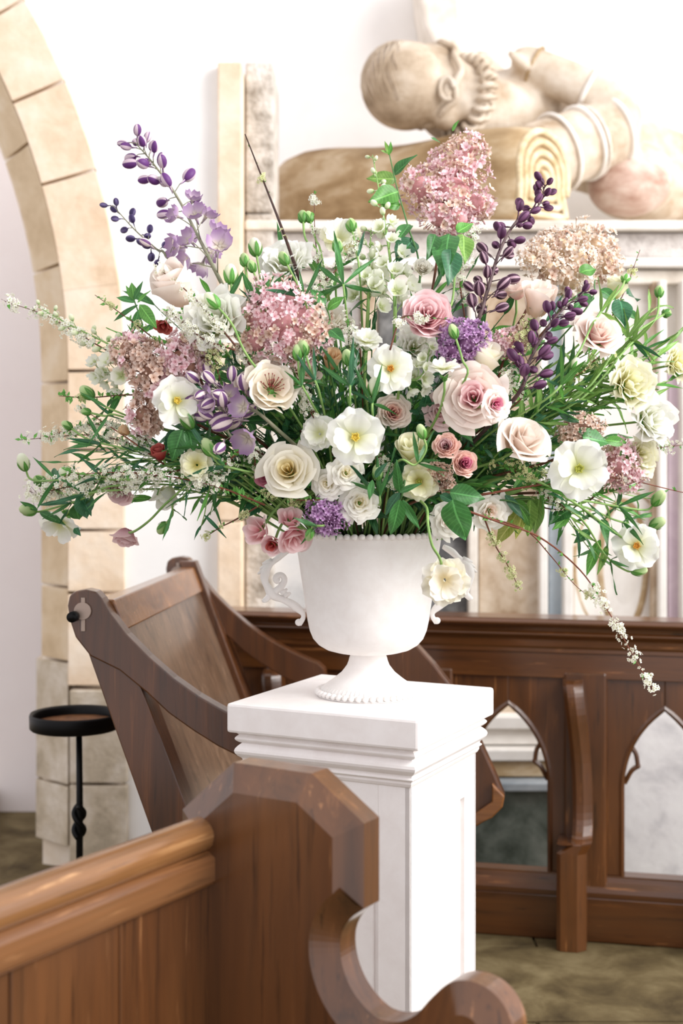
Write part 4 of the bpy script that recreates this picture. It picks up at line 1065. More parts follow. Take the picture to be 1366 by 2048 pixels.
def lilac(circles, mkey, n, r, label, off=0.0, leaves=(), mix=None, group=None, stem_to=None, name='lilac_spray'):
    rnd = random.Random(int(circles[0][0]*7+circles[0][1]))
    cs_ = [(P(x, y, dep(x, y, off)+(dz[0] if dz else 0)), q*dep(x, y, off)/F) for x, y, q, *dz in circles]
    bp_ = cs_[0][0]
    b, pts = stem_path(bp_, Vector((0, 0, 1)) if stem_to is None else Vector(stem_to), rnd)
    t = root(name, label, 'flower', group, b)
    br_ = MB().tube([q-b for q in pts], 0.0032, 6)
    for c_, q in cs_[1:]: br_.tube([bp_-b, (bp_.lerp(c_, 0.6))-b, c_-b], [0.0025, 0.002, 0.0012], 5)
    obj('stem', br_.mesh('stem', M_twig), t)
    core = MB()
    for c_, q in cs_: core.ell(c_-b, (q*0.58, q*0.58, q*0.58), None, 12, 8)
    cm_ = core.mesh('bud_core', M_lilcore[mkey]); obj('bud_core', cm_, t, kind='stuff')
    tot = sum(q*q for _, q in cs_); R = r*0.92*bp_.y/F
    pl = []
    for c_, q in cs_:
        m = max(4, int(n*q*q/tot*3.6))
        for i in range(m):
            zz_ = 1-2*(i+0.5)/m; a = i*2.39996+rnd.uniform(-.3, .3); s = math.sqrt(max(0, 1-zz_*zz_))
            d = Vector((s*math.cos(a), -s*math.sin(a), zz_))
            p = c_+d*q*(0.98+0.30*noise.noise(d*2.3+c_*40))*rnd.uniform(0.82, 1.14)
            if any((p-c2).length < q2*0.78 for c2, q2 in cs_ if c2 is not c_): continue
            if d.y > 0.40: continue
            pl.append((p, d))
    rnd.shuffle(pl)
    pl.sort(key=lambda w_: w_[1].y)                          # those that show largest come first
    extra = {}
    for i, (p, d) in enumerate(pl):
        mk = mix if (mix and noise.noise(p*22) > 0.12) else mkey
        dd = d+Vector((rnd.uniform(-.4, .4), rnd.uniform(-.4, .4), rnd.uniform(-.4, .4)))
        vr = rnd.randrange(5); me = floret_mesh(mk, vr); M_ = M4(orient(dd, rnd.uniform(0, 6)), p-b, R*rnd.uniform(0.75, 1.2))
        isb = noise.noise(p*30+Vector((7, 3, 1))) > 0.10 and rnd.random() < 0.75
        if isb: me = lbud_mesh('lilacdusty' if mkey in ('lilacpink', 'lilacdusty') else mkey)
        if i < 295: obj('bud' if isb else 'floret', me, t, M_)
        else:
            g_ = FGEO[('lbud', 'lilacdusty' if mkey in ('lilacpink', 'lilacdusty') else mkey) if isb else ('floret', mk, vr)]; extra.setdefault(mk, MB()).add([M_ @ w_ for w_ in g_.v], g_.f, g_.uv)
    for mk, e_ in extra.items(): obj('floret_mass', e_.mesh('floret_mass', PM[mk]), t, kind='stuff')
    if leaves: add_leaves(t, leaves)
    return t
def dbud_mesh(mkey, kind):
    key = ('dbud', mkey, kind)
    if key not in MESHC:
        b = MB()
        if kind == 'bud':
            v = []; b.ell((0, 0, 0.75), (0.56, 0.50, 0.80), None, 15, 8)
            b.tube([(0, 0, 0.1), (0.0, 0.1, -0.35), (0.0, 0.25, -0.75)], [0.16, 0.10, 0.04], 5)
        else:
            r_ = random.Random(3)
            for i in range(5):
                a = 2*math.pi*i/5+r_.uniform(-.15, .15)
                v, f, uv = grid(4, 5, lambda u, v: ((0.1+0.85*v**0.75)*math.cos(a)-u*0.58*math.sin(math.pi*(0.1+0.72*v))*math.sin(a), (0.1+0.85*v**0.75)*math.sin(a)+u*0.58*math.sin(math.pi*(0.1+0.72*v))*math.cos(a), 0.1+0.75*v*v+0.15*u*u))
                b.add(v, f, uv)
            b.tube([(0, 0, 0.15), (0, 0.2, -0.6)], [0.2, 0.05], 6)
        MESHC[key] = b.mesh('floret', PM[mkey])
    return MESHC[key]
def spike(path, n, sizes, kinds, label, off=0.0, stemmat=None, name='delphinium_spike', s0=0.0, width=1.0, bend=0.9, thick=0.0045, group=None, join=True):
    """kinds: list of (until fraction from tip, mesh kind, material)"""
    rnd = random.Random(int(path[0][0]))
    pts = [PD(a, b_, off) for a, b_ in path]                 # from base to tip
    b = stem_base(pts[0], rnd)
    full = crom(([b, b.lerp(pts[0], 0.5)+Vector((0, 0.03, 0.04))] if join else [])+pts, 6)
    i0 = 12 if join else 0
    t = root(name, label, 'flower', group, b if join else pts[0]); b = t.location.copy()
    m = len(full)
    ped_ = MB().tube([q-b for q in full], [thick*(1-0.75*max(0, (i-i0)/(m-i0))) for i in range(m)], 7)
    seg = full[i0:]; k = len(seg)-1
    for i in range(n):
        f_ = 1-(i+0.4)/n                                     # 1 at tip
        f_ = s0+(1-s0)*f_
        q = f_*k; j = min(int(q), k-1); c_ = seg[j].lerp(seg[j+1], q-j); d = (seg[j+1]-seg[j]).normalized()
        x = d.cross(Vector((0, 1, 0))).normalized(); y = d.cross(x)
        a = i*2.39996+rnd.uniform(-.35, .35)
        s = bend*rnd.uniform(0.8, 1.2)
        dv = (d*math.cos(s)+(x*math.cos(a)+y*math.sin(a))*math.sin(s)).normalized()
        R = (sizes[0]+(sizes[1]-sizes[0])*(1-f_))*c_.y/F*rnd.uniform(0.85, 1.12)
        out_ = R*(1.1+0.8*(1-f_))*width
        hp = c_+dv*out_
        ped_.tube([c_-b, c_.lerp(hp, 0.6)+d*R*0.15-b, hp-b], [thick*0.28, thick*0.24, thick*0.2], 4)
        for lim, kd, mk in kinds:
            if (1-f_) <= lim: break
        fd = dv if kd == 'bud' else (dv+Vector((0, -0.7, -0.15)))
        obj('bud' if kd == 'bud' else 'floret', dbud_mesh(mk, kd), t, M4(orient(fd, rnd.uniform(0, 6)), hp-b, R))
    obj('stem', ped_.mesh('stem', stemmat or M_stemgrey), t)
    return t
def blossom(b, p, n, r, rnd):
    R3 = orient(n, rnd.uniform(0, 6))
    for i in range(5):
        a = 2*math.pi*i/5; c_, s_ = math.cos(a), math.sin(a)
        q = [(0.1*c_, 0.1*s_, 0), (0.6*c_-0.38*s_, 0.6*s_+0.38*c_, 0.12), (1.0*c_, 1.0*s_, 0.22), (0.6*c_+0.38*s_, 0.6*s_-0.38*c_, 0.12)]
        b.add([p+R3 @ (Vector(w_)*r) for w_ in q], [(0, 1, 2, 3)], [(0.5, 0.1), (0, .6), (.5, 1), (1, .6)])
def spirea(path, label, off=0.0, n=70, r=5.0, spread=10, mkey='spirea', leaf_n=20, leaf_l=14, twig=None, start=0.15, name='spirea_branch', group=None, leafm='fresh', sub=0, join=False, thick=0.0022):
    rnd = random.Random(int(path[-1][0]*3+path[-1][1]))
    pts = [PD(a, b_, off) for a, b_ in path]
    if join: b0 = stem_base(pts[0], rnd); pts = [b0, b0.lerp(pts[0], 0.5)+Vector((0, 0.02, 0.06))]+pts
    full = crom(pts, 6); m = len(full); b = full[0]
    t = root(name, label, 'branch', group, b)
    tw = MB().tube([q-b for q in full], [thick*(1-0.7*i/m) for i in range(m)], 6)
    bl = MB(); lf = MB()
    k = m-1; js = 12 if join else 0
    clumps = [start+(1-start)*(i_+rnd.random())/max(1, n//7) for i_ in range(max(1, n//7))]
    for i in range(n):
        f_ = min(1.0, max(0.0, rnd.choice(clumps)+rnd.gauss(0, 0.012))); q = js+f_*(k-js); j = min(int(q), k-1); c_ = full[j].lerp(full[j+1], q-j)
        sc = c_.y/F; d = Vector((rnd.gauss(0, 1), rnd.gauss(0, 1)-0.3, rnd.gauss(0, 1))).normalized()
        hp = c_+d*spread*sc*rnd.uniform(0.4, 1.0)
        tw.tube([c_-b, hp-b], [thick*0.25, thick*0.18], 3, False)
        for _ in range(rnd.choice((2, 3, 4))):
            e_ = hp+Vector((rnd.gauss(0, 1), rnd.gauss(0, 1), rnd.gauss(0, 1)))*r*0.9*sc
            blossom(bl, e_-b, (e_-c_)+Vector((0, -0.004, 0.001)), r*sc*rnd.uniform(.7, 1.1), rnd)
    for i in range(leaf_n):
        f_ = rnd.random(); q = js+f_*(k-js); j = min(int(q), k-1); c_ = full[j].lerp(full[j+1], q-j); sc = c_.y/F
        d = Vector((rnd.gauss(0, 1), rnd.gauss(0, .6)-.2, rnd.gauss(0, 1)+.3)).normalized()
        M_ = leaf_M(c_-b, d, Vector((0, -1, .4)), leaf_l*sc*rnd.uniform(.6, 1.2), 1.0)
        lf.add([M_ @ Vector(w_) for w_ in ((0, 0, 0), (0.22, .45, .05), (0, 1, -.05), (-.22, .45, .05))], [(0, 1, 2, 3)], [(.5, 0), (1, .5), (.5, 1), (0, .5)])
    obj('twig', tw.mesh('twig', twig or M_twig), t)
    if n: obj('blossom', bl.mesh('blossom', PM[mkey]), t, kind='stuff')
    if leaf_n: obj('small_leaves', lf.mesh('small_leaves', LM[leafm]), t, kind='stuff')
    return t

# ------------------------------------------------------------------ the arrangement: large blooms
fl = flower
UPV = (0.05, -0.45, 1.0)
fl('rose', 576, 938, 60, 'cream', 'large open cream rose facing out above the pink sweet peas', (-0.12, -1, 0.28), -0.05, var=0, inner='heart')
fl('rose', 1056, 872, 62, 'blush', 'blush white rose turned up right of the pale pink garden rose', (0.38, -0.62, 0.55), -0.04, var=1, squash=1.25)
fl('bud', 1080, 592, 54, 'peachblush', 'tall peach blush rose half opened, highest rose on the right', (0.15, -0.50, 1.0), 0.0, var=0)
fl('rose', 1200, 660, 54, 'palepink', 'soft pink rose at the right, below the peach blush rose', (0.22, -0.8, 0.50), -0.02, var=2, squash=1.2)
fl('bud', 345, 562, 68, 'blush', 'faded blush rose seen from behind below the purple delphinium', (-0.45, -0.6, 0.75), -0.05, var=1)
fl('garden', 945, 790, 74, 'palepink', 'largest pale pink garden rose right of centre', (-0.15, -1, 0.12), -0.06, var=0, squash=1.2, inner='pink')
fl('spray', 998, 808, 36, 'palepink', 'small pink rose with a crimson heart on the edge of the garden rose', (0.55, -1, 0.0), -0.12, inner='magenta', var=1)
fl('ranun', 855, 626, 58, 'pink', 'round layered pink ranunculus above centre', (0.05, -1, 0.30), -0.02, name='ranunculus', inner='pink', var=0)
fl('bowl', 545, 768, 60, 'parchment', 'parchment coloured ranunculus with dark red stamens', (0.18, -1, 0.40), -0.07, name='ranunculus', centre=M_stamen, cstyle='stamen', var=0)
fl('ranun', 892, 890, 30, 'rose_bud', 'small peach pink spray rose with lilac heart', (-0.1, -1, 0.2), -0.07, inner='mauve', var=1, name='spray_rose')
fl('ranun', 930, 926, 31, 'rose_bud', 'small peach spray rose with magenta heart', (0.2, -1, 0.15), -0.07, inner='magenta', var=2, name='spray_rose')
fl('spray', 693, 944, 36, 'ivory', 'upper ivory spray rose of three over the urn rim', (0.05, -1, 0.15), -0.05, name='spray_rose', var=0, inner='cream')
fl('spray', 652, 968, 33, 'ivory', 'left ivory spray rose of three over the urn rim', (-0.2, -1, 0.0), -0.045, name='spray_rose', var=1, inner='cream')
fl('spray', 720, 1004, 42, 'ivory', 'lowest ivory spray rose of three over the urn rim', (0.05, -1, 0.12), -0.05, name='spray_rose', var=2, inner='cream')
fl('double', 640, 868, 40, 'white', 'ruffled white double ranunculus left of the open white flower', (-0.3, -1, 0.2), -0.01, name='ranunculus', var=0)
fl('bud', 822, 896, 48, 'yellowcream', 'creamy yellow rose behind green tendrils near the middle', (-0.1, -0.8, 0.7), -0.03, var=2)
fl('bud', 972, 712, 50, 'cream', 'cream rose bud in profile beside purple lilac', (0.30, -0.45, 0.9), -0.01, var=1)
fl('ranun', 788, 824, 40, 'blush', 'dusty blush ranunculus half hidden right of centre', (0.1, -1, 0.1), 0.03, name='ranunculus', inner='rose_bud', var=1)
fl('peony', 428, 632, 70, 'white', 'big white ruffled bloom behind the white spirea sprays', (-0.25, -0.9, 0.45), -0.04, name='peony', var=0)
fl('peony', 572, 515, 54, 'white', 'white ruffled bloom at the back beside the bare twig', (-0.1, -0.8, 0.7), 0.05, name='peony', var=1)
fl('double', 680, 480, 46, 'white', 'white ranunculus with pale yellow heart at the top centre', (0.15, -0.9, 0.5), 0.08, name='ranunculus', inner='yellowcream', var=1)
fl('ranun', 846, 534, 22, 'ivory', 'round white globe flower on a stem above the pink ranunculus', (0.1, -0.9, 0.4), 0.03, name='ranunculus', var=2)
fl('sidebell', 486, 762, 24, 'blush', 'little blush bud flower touching the parchment ranunculus', (-0.5, -0.6, 0.6), 0.0, name='ranunculus', var=0)
fl('garden', 524, 722, 38, 'blush', 'blush bloom peeping over the parchment ranunculus', (0, -0.7, 0.8), 0.04, var=1)
fl('spray', 985, 1024, 40, 'ivory', 'ivory spray rose right of the large dark leaf', (0.2, -1, -0.1), -0.02, name='spray_rose', var=0, inner='peachblush')
fl('spray', 900, 1042, 40, 'ivory', 'ivory spray rose left of the large dark leaf over the rim', (0.0, -1, -0.05), -0.02, name='spray_rose', var=1, inner='peachblush')
fl('double', 890, 1160, 52, 'ivory', 'white double flower hanging on a curved stem before the right handle', (0.0, -1, -0.10), -0.22, name='ranunculus', inner='cream', var=2, path=((850, 1010, 0.14), (856, 1050, 0.05), (864, 1090, 0.02), (880, 1118, 0.02)), calyx=False)
fl('peony', 1268, 765, 56, 'yellowcream', 'pale yellow ruffled bloom at the far right among green stems', (0.4, -0.9, 0.2), -0.02, name='peony', var=2)
fl('peony', 1312, 838, 56, 'white', 'white bloom at the right edge below the pale yellow one', (0.5, -0.9, 0.1), -0.04, name='peony', var=0)
fl('peony', 1285, 915, 40, 'yellowcream', 'yellowish white bloom right of the pink lilac', (0.4, -1, -0.1), -0.01, name='peony', var=1)
fl('bud', 1232, 570, 34, 'yellowcream', 'yellowish cream bud above the soft pink rose', (0.2, -0.4, 1), 0.06, var=0)
fl('peony', 1362, 726, 40, 'yellowcream', 'pale yellow bloom cut by the right edge', (0.5, -0.9, 0.1), 0.04, name='peony', var=2)
fl('sidebell', 1030, 575, 32, 'palepink', 'pale pink bud left of the peach blush rose', (-0.2, -0.5, 0.9), 0.06, name='rose', var=1)
fl('peony', 665, 640, 46, 'ivory', 'ivory bloom deep behind the dusty pink lilac', (0.1, -0.8, 0.6), 0.08, name='peony', var=0)
fl('bud', 665, 716, 32, 'peach', 'peach bud deep in the middle of the arrangement', (0.1, -0.6, 0.6), 0.05, var=0)
fl('tulip', 612, 748, 32, 'peachblush', 'pinkish peach bloom right of the parchment ranunculus', (0.3, -0.8, 0.4), 0.04, var=1)
fl('peony', 830, 690, 44, 'white', 'white bloom under the pink ranunculus', (0.1, -1, 0.2), 0.05, name='peony', var=1)
fl('garden', 880, 820, 40, 'pink', 'deep pink bloom hiding left of the garden rose', (-0.2, -1, 0.1), 0.04, var=2)
# open single flowers
fl('flat', 710, 876, 62, 'white', 'open white flower with yellow centre in the middle of the arrangement', (0.02, -1, 0.18), -0.08, name='butterfly_ranunculus', centre=M_centre, var=0)
fl('flat', 780, 738, 50, 'white', 'open white flower with orange centre above the middle', (0.05, -1, 0.10), -0.05, name='butterfly_ranunculus', centre=M_centreo, var=1)
fl('flat', 352, 802, 54, 'white', 'open white flower with yellow centre left of the striped delphinium', (0.42, -0.8, 0.1), -0.05, name='butterfly_ranunculus', centre=M_centre, var=2)
fl('flat', 1156, 938, 64, 'white', 'widest open white flower at the lower right', (0.05, -1, 0.12), -0.08, name='butterfly_ranunculus', centre=M_centreg, var=1)
fl('flat', 1272, 1092, 52, 'white', 'open white flower with orange centre hanging lowest on the right', (0.0, -1, 0.10), -0.02, name='butterfly_ranunculus', centre=M_centreo, var=0, path=((1060, 960, 0.0), (1140, 1000, 0.0), (1210, 1050, 0.01)))
fl('flat', 888, 738, 34, 'white', 'small white flower seen from the side on a hooked stem', (-0.1, -0.35, 1.0), -0.06, name='butterfly_ranunculus', centre=M_centreg, var=2)
fl('double', 733, 684, 32, 'white', 'small white flower above the open one with orange centre', (0.1, -0.6, 0.8), -0.03, name='butterfly_ranunculus', var=0)
fl('double', 394, 930, 36, 'yellowcream', 'pale yellow double flower low on the left', (-0.05, -1, 0.1), -0.05, name='ranunculus', var=1)
fl('double', 838, 962, 42, 'yellowcream', 'greenish cream flower under the creamy yellow rose', (0, -1, -0.1), -0.03, name='ranunculus', centre=M_centreg, var=2)
fl('flat', 122, 1046, 46, 'white', 'translucent white flower hanging lowest on the far left', (-0.3, -0.7, -0.75), 0.0, name='butterfly_ranunculus', var=0, path=((360, 930, 0.0), (260, 950, 0.0), (180, 985, 0.0)))
fl('tulip', 332, 998, 34, 'white', 'pale drooping white bloom below the spirea on the left', (-0.2, -0.5, -0.9), 0.03, name='ranunculus', var=1)
# pinks and mauves low at the left
fl('tulip', 512, 1060, 34, 'sweetpink', 'left pink sweet pea over the left urn handle', (-0.5, -0.8, 0.25), -0.03, name='sweet_pea', var=0)
fl('sidebell', 590, 1080, 38, 'sweetpink', 'right pink sweet pea on the urn rim', (0.25, -0.8, -0.65), -0.06, name='sweet_pea', var=1)
fl('sidebell', 544, 1092, 24, 'sweetpink', 'lowest small pink sweet pea with red throat', (-0.3, -0.9, -0.4), -0.06, name='sweet_pea', var=2, inner='red')
fl('tulip', 580, 1035, 30, 'sweetpink', 'upper pink sweet pea beside purple lilac', (0.05, -0.7, 0.6), -0.03, name='sweet_pea', var=2)
fl('sidebell', 250, 1080, 30, 'mauve', 'dusty mauve flower hanging alone at the lower left', (-0.15, -0.35, -1.0), 0.0, name='ranunculus', var=1, path=((400, 960, 0.02), (340, 1000, 0.0), (300, 1040, 0.0), (270, 1062, 0.0)))
fl('sidebell', 240, 985, 28, 'mauve', 'mauve flower half hidden in spirea at the left', (-0.2, -0.8, -0.4), 0.03, name='ranunculus', var=0)
fl('bud', 318, 902, 24, 'red', 'deep red bud beside the heart shaped leaf on the left', (-0.2, -0.6, 0.8), -0.02, name='ranunculus_bud', var=2)
fl('bud', 246, 860, 17, 'peach', 'brownish peach bud on the left', (-0.6, -0.3, 0.5), 0.0, name='ranunculus_bud', var=1)
fl('tulip', 326, 652, 20, 'red', 'small rust red flower under the faded blush rose', (-0.1, -0.6, -0.6), 0.05, name='ranunculus', var=0)
fl('sidebell', 530, 950, 26, 'magenta', 'dark pink bloom tucked left of the cream rose', (-0.4, -0.8, 0.1), 0.03, name='ranunculus', var=2)

# ------------------------------------------------------------------ lilacs
lilac([(880, 430, 42), (905, 390, 62), (925, 330, 52), (938, 296, 34), (845, 380, 48), (950, 410, 38), (900, 350, 55), (915, 440, 36)], 'lilacpink', 285, 10.5, 'tall pink lilac head standing highest at the top right', 0.12, mix='lilacdusty',
      leaves=((900, 470, 880, 540, -0.01, 'ovate', 'mid', 1.1), (915, 465, 948, 438, -0.03, 'ovate', 'fresh', 1.25), (900, 500, 905, 560, -0.02, 'ovate', 'blue', 1.2), (870, 470, 860, 510, 0, 'ovate', 'mid', 1), (925, 470, 935, 520, 0.02, 'ovate', 'light', 1.0), (905, 262, 915, 240, 0.1, 'lance', 'fresh', 1.3), (880, 285, 862, 274, 0.1, 'lance', 'mid', 1.6)))
lilac([(585, 680, 52), (560, 640, 60), (610, 640, 50), (540, 600, 48), (600, 690, 44), (510, 680, 40), (630, 670, 38), (575, 610, 46), (520, 640, 44)], 'lilacpink', 285, 10.5, 'dusty pink lilac left of centre above the parchment ranunculus', 0.0, mix='lilacdusty')
lilac([(305, 740, 48), (285, 720, 44), (310, 790, 40), (290, 830, 34), (330, 730, 40), (260, 700, 36), (360, 720, 34), (300, 850, 22), (380, 735, 24)], 'lilacdusty', 270, 10.5, 'mauve beige lilac on the left behind the open white flower', 0.0, mix='lilacpink')
lilac([(930, 690, 36), (905, 670, 28), (950, 672, 30), (900, 700, 26), (925, 665, 26)], 'lilacpurple', 130, 8.5, 'purple lilac tuft above the pale pink garden rose', -0.01)
lilac([(655, 1030, 30), (635, 1022, 22), (670, 1042, 22), (650, 1052, 20)], 'lilacpurple', 100, 7.5, 'purple lilac tuft resting on the urn rim', -0.05)
lilac([(1150, 520, 46), (1190, 500, 44), (1120, 500, 40), (1210, 530, 34), (1100, 540, 34), (1160, 480, 34), (1140, 560, 36)], 'lilaccream', 200, 10, 'cream coloured lilac at the upper right over the peach rose', 0.12, mix='lilacdusty')
lilac([(1235, 925, 40), (1255, 950, 34), (1215, 950, 30), (1240, 900, 28)], 'lilacpink', 120, 9, 'pink lilac tuft right of the widest open white flower', 0.02, mix='lilaccream')
lilac([(1160, 855, 30), (1140, 870, 24), (1185, 860, 24)], 'lilacdusty', 80, 8, 'brownish mauve lilac tuft above the widest open white flower', 0.02)
lilac([(1010, 690, 30), (1035, 680, 26)], 'lilacpink', 60, 8, 'small pink lilac tuft between the cream bud and dark spike', 0.04, mix='lilacdusty')
lilac([(885, 950, 22), (895, 975, 18), (872, 940, 16)], 'lilacdusty', 60, 6.5, 'brownish unopened lilac cluster under the small spray roses', -0.03)
lilac([(390, 710, 30), (365, 690, 26), (410, 700, 24)], 'lilacpink', 70, 8.5, 'pale pink lilac tuft under the white spirea on the left', 0.02, mix='lilaccream')
lilac([(1085, 505, 30), (1060, 520, 24), (1100, 480, 24)], 'lilaccream', 70, 8, 'whitish lilac tuft left of the cream lilac', 0.10)

# ------------------------------------------------------------------ delphinium and other spikes
spike([(440, 560), (400, 480), (352, 390), (305, 325), (270, 285)], 36, (15, 25), [(0.6, 'bud', 'delphbud'), (1.1, 'open', 'delph')], 'tall purple delphinium spike reaching highest at the upper left', 0.05, width=1.15)
spike([(345, 530), (315, 500), (270, 460), (225, 410)], 18, (11, 15), [(0.8, 'bud', 'delphdark'), (1.1, 'bud', 'stripelil')], 'short dark violet delphinium spike at the far upper left', 0.06, width=1.1, thick=0.003)
spike([(545, 850), (500, 815), (450, 785), (405, 775)], 22, (20, 28), [(0.85, 'bud', 'stripelil'), (1.1, 'open', 'delph')], 'striped lilac delphinium lying toward the left below the parchment ranunculus', -0.02, s0=0.0, bend=1.0, thick=0.004)
spike([(470, 880), (455, 850), (445, 830), (440, 795)], 12, (18, 22), [(0.3, 'open', 'delph'), (1.1, 'bud', 'stripelil')], 'mauve delphinium tip pointing down below the striped one', -0.03, bend=0.9, thick=0.003)
spike([(950, 655), (975, 580), (1000, 500), (1035, 440), (1078, 410), (1090, 370)], 40, (12, 21), [(0.62, 'bud', 'fritbud'), (1.1, 'bud', 'fritstripe')], 'dark purple bud spike rising right of the tall pink lilac', 0.02, M_stempurple, width=1.0, thick=0.0048)
spike([(1035, 790), (1060, 720), (1100, 650), (1130, 615), (1175, 580)], 34, (11, 20), [(1.1, 'bud', 'fritbud')], 'dark purple bud spike between the two right hand roses', -0.03, M_stempurple, width=0.95, thick=0.0045)
spike([(790, 640), (785, 560), (775, 480), (765, 420), (745, 310)], 34, (7, 22), [(0.35, 'bud', 'budwhite'), (1.1, 'open', 'delphwhite')], 'white larkspur spike at the top centre', 0.06, M_stem, width=0.95, name='larkspur_spike', thick=0.004)
spike([(735, 640), (738, 560), (742, 460)], 18, (10, 20), [(0.4, 'bud', 'budwhite'), (1.1, 'open', 'delphwhite')], 'second white larkspur left of the tall one', 0.08, M_stem, width=0.95, name='larkspur_spike', thick=0.004)
spike([(300, 740), (220, 690), (140, 650), (70, 610)], 24, (7, 13), [(1.1, 'bud', 'budwhite')], 'pale green larkspur spike pointing out at the left', 0.02, M_stem, width=1.2, name='larkspur_spike', thick=0.003)
spike([(270, 760), (230, 750), (195, 740)], 12, (14, 18), [(1.1, 'open', 'delphwhite')], 'greenish white larkspur cluster left of the mauve lilac', 0.03, M_stem, width=1.0, name='larkspur_spike', thick=0.003)
spike([(800, 770), (830, 760), (850, 740), (860, 690)], 14, (12, 16), [(1.1, 'open', 'delphwhite')], 'white larkspur cluster right of the orange centred flower', 0.0, M_stem, width=1.0, name='larkspur_spike', thick=0.003)

# ------------------------------------------------------------------ blossom branches
spirea([(300, 740), (240, 715), (160, 670), (90, 630), (10, 603)], 'white spirea branch pointing out at the upper left edge', 0.02, 75, 6, 14, leaf_n=22, start=0.3)
spirea([(470, 690), (410, 620), (360, 570), (312, 535)], 'white spirea branch arching before the faded blush rose', -0.07, 75, 5, 11, leaf_n=10)
spirea([(470, 700), (410, 680), (360, 640), (330, 620)], 'white spirea branch over the big white ruffled bloom', -0.07, 75, 5, 16, leaf_n=10)
spirea([(420, 720), (330, 690), (260, 640), (190, 590)], 'thin green blossom twig beside the left whorl of leaves', 0.0, 26, 4, 9, 'spireagreen', 40, 14, start=0.3)
spirea([(330, 790), (250, 790), (180, 795), (118, 792)], 'feathery green twig low at the left above the bud', 0.02, 12, 4, 6, 'spireagreen', 60, 14)
spirea([(380, 920), (270, 890), (180, 870), (40, 880)], 'feathery white twig pointing left at mid height', 0.02, 110, 5, 14, 'spirea', 60, 13)
spirea([(330, 900), (250, 860), (180, 850), (105, 870)], 'second feathery white twig just above the first', 0.03, 80, 5, 13, 'spirea', 50, 12)
spirea([(530, 1010), (440, 975), (350, 955), (240, 945), (130, 950)], 'red brown blossom branch stretching left over the rim', -0.06, 85, 5, 20, 'spirea', 70, 15, M_twigred, start=0.25)
spirea([(360, 940), (270, 960), (160, 970), (60, 990)], 'white blossom branch lowest at the far left', 0.0, 190, 6, 34, 'spirea', 30, 14)
spirea([(330, 930), (260, 880), (215, 850), (160, 815)], 'thin reddish blossom twig rising at the left', 0.0, 22, 4.5, 8, 'spirea', 14, 12, M_twigred)
spirea([(520, 1010), (470, 1040), (440, 1055), (410, 1075)], 'short green blossom twig drooping left of the sweet peas', -0.02, 22, 4, 5, 'spireagreen', 12, 9)
spirea([(600, 560), (565, 460), (530, 370), (490, 268)], 'bare dark twig leaning at the top left of centre', 0.04, 14, 4, 9, 'spireagreen', 8, 8, M_twigdark, 0.05, name='bare_twig', thick=0.0042)
spirea([(930, 1020), (1000, 1045), (1080, 1075), (1160, 1140), (1215, 1220), (1260, 1300), (1305, 1378)], 'long blossom twig trailing down past the oak screen', -0.05, 70, 5.5, 8, 'spirea', 26, 12, M_twigred, 0.55, thick=0.0026)
spirea([(960, 1030), (1050, 1060), (1100, 1110), (1150, 1170), (1190, 1200)], 'shorter thin twig beside the long trailing twig', -0.03, 14, 4, 6, 'spireagreen', 18, 10, M_twigred, 0.4, thick=0.0018)
spirea([(970, 1040), (990, 1090), (1015, 1130), (1040, 1180)], 'cream blossom tassel hanging right of the urn', -0.04, 44, 4.5, 7, 'spireagreen', 10, 9, start=0.15)
spirea([(960, 990), (1080, 970), (1220, 955), (1366, 985)], 'red brown twig stretching to the right edge', -0.02, 14, 4, 8, 'spirea', 10, 10, M_twigred, 0.3, thick=0.003)
spirea([(780, 700), (800, 640), (830, 632), (900, 640)], 'pale blossom twig crossing the pink ranunculus', -0.08, 26, 5.5, 10, 'spirea', 8, 10)
spirea([(640, 640), (640, 560), (630, 470), (628, 380)], 'upright white blossom twig beside the bare twig', 0.08, 34, 5, 8, 'spirea', 8, 10)
spirea([(560, 620), (640, 570), (690, 520), (720, 480)], 'white blossom branch behind the top leaves', 0.06, 70, 5, 20, 'spirea', 16, 12)
spirea([(930, 640), (920, 560), (930, 500), (950, 460)], 'white blossom branch under the tall pink lilac', 0.08, 70, 5, 22, 'spirea', 30, 12)
spirea([(1180, 700), (1220, 640), (1250, 580), (1280, 500)], 'thin blossom twig at the far upper right', 0.06, 20, 4.5, 8, 'spireagreen', 14, 11)
spirea([(440, 760), (430, 720), (420, 700), (400, 650)], 'brown blossom cluster beneath the white ruffled bloom', -0.02, 60, 4.5, 22, 'spireagreen', 40, 14)
spirea([(480, 900), (440, 940), (430, 960), (380, 970)], 'white blossom cluster above the left rim', -0.05, 50, 4.5, 22, 'spirea', 40, 14)
spirea([(640, 1000), (600, 1000), (560, 990), (520, 985)], 'green blossom twig lying under the cream rose', -0.05, 34, 4, 16, 'spireagreen', 40, 14)
spirea([(1100, 1000), (1060, 950), (1040, 940), (1000, 930)], 'fine blossom cluster left of the widest white flower', 0.0, 60, 4, 34, 'spireagreen', 60, 16)
spirea([(1180, 1000), (1260, 930), (1300, 900), (1366, 890)], 'white blossom branch at the lower right edge', 0.05, 70, 5, 22, 'spirea', 20, 12)
spirea([(1130, 760), (1170, 740), (1190, 720), (1230, 700)], 'reddish tiny flowers below the soft pink rose', 0.03, 30, 4, 22, 'spireagreen', 20, 12, M_twigred)
spirea([(1010, 720), (1040, 690), (1050, 660), (1060, 640)], 'tiny green blossom head left of the soft pink rose', 0.0, 50, 4, 18, 'spireagreen', 20, 10)

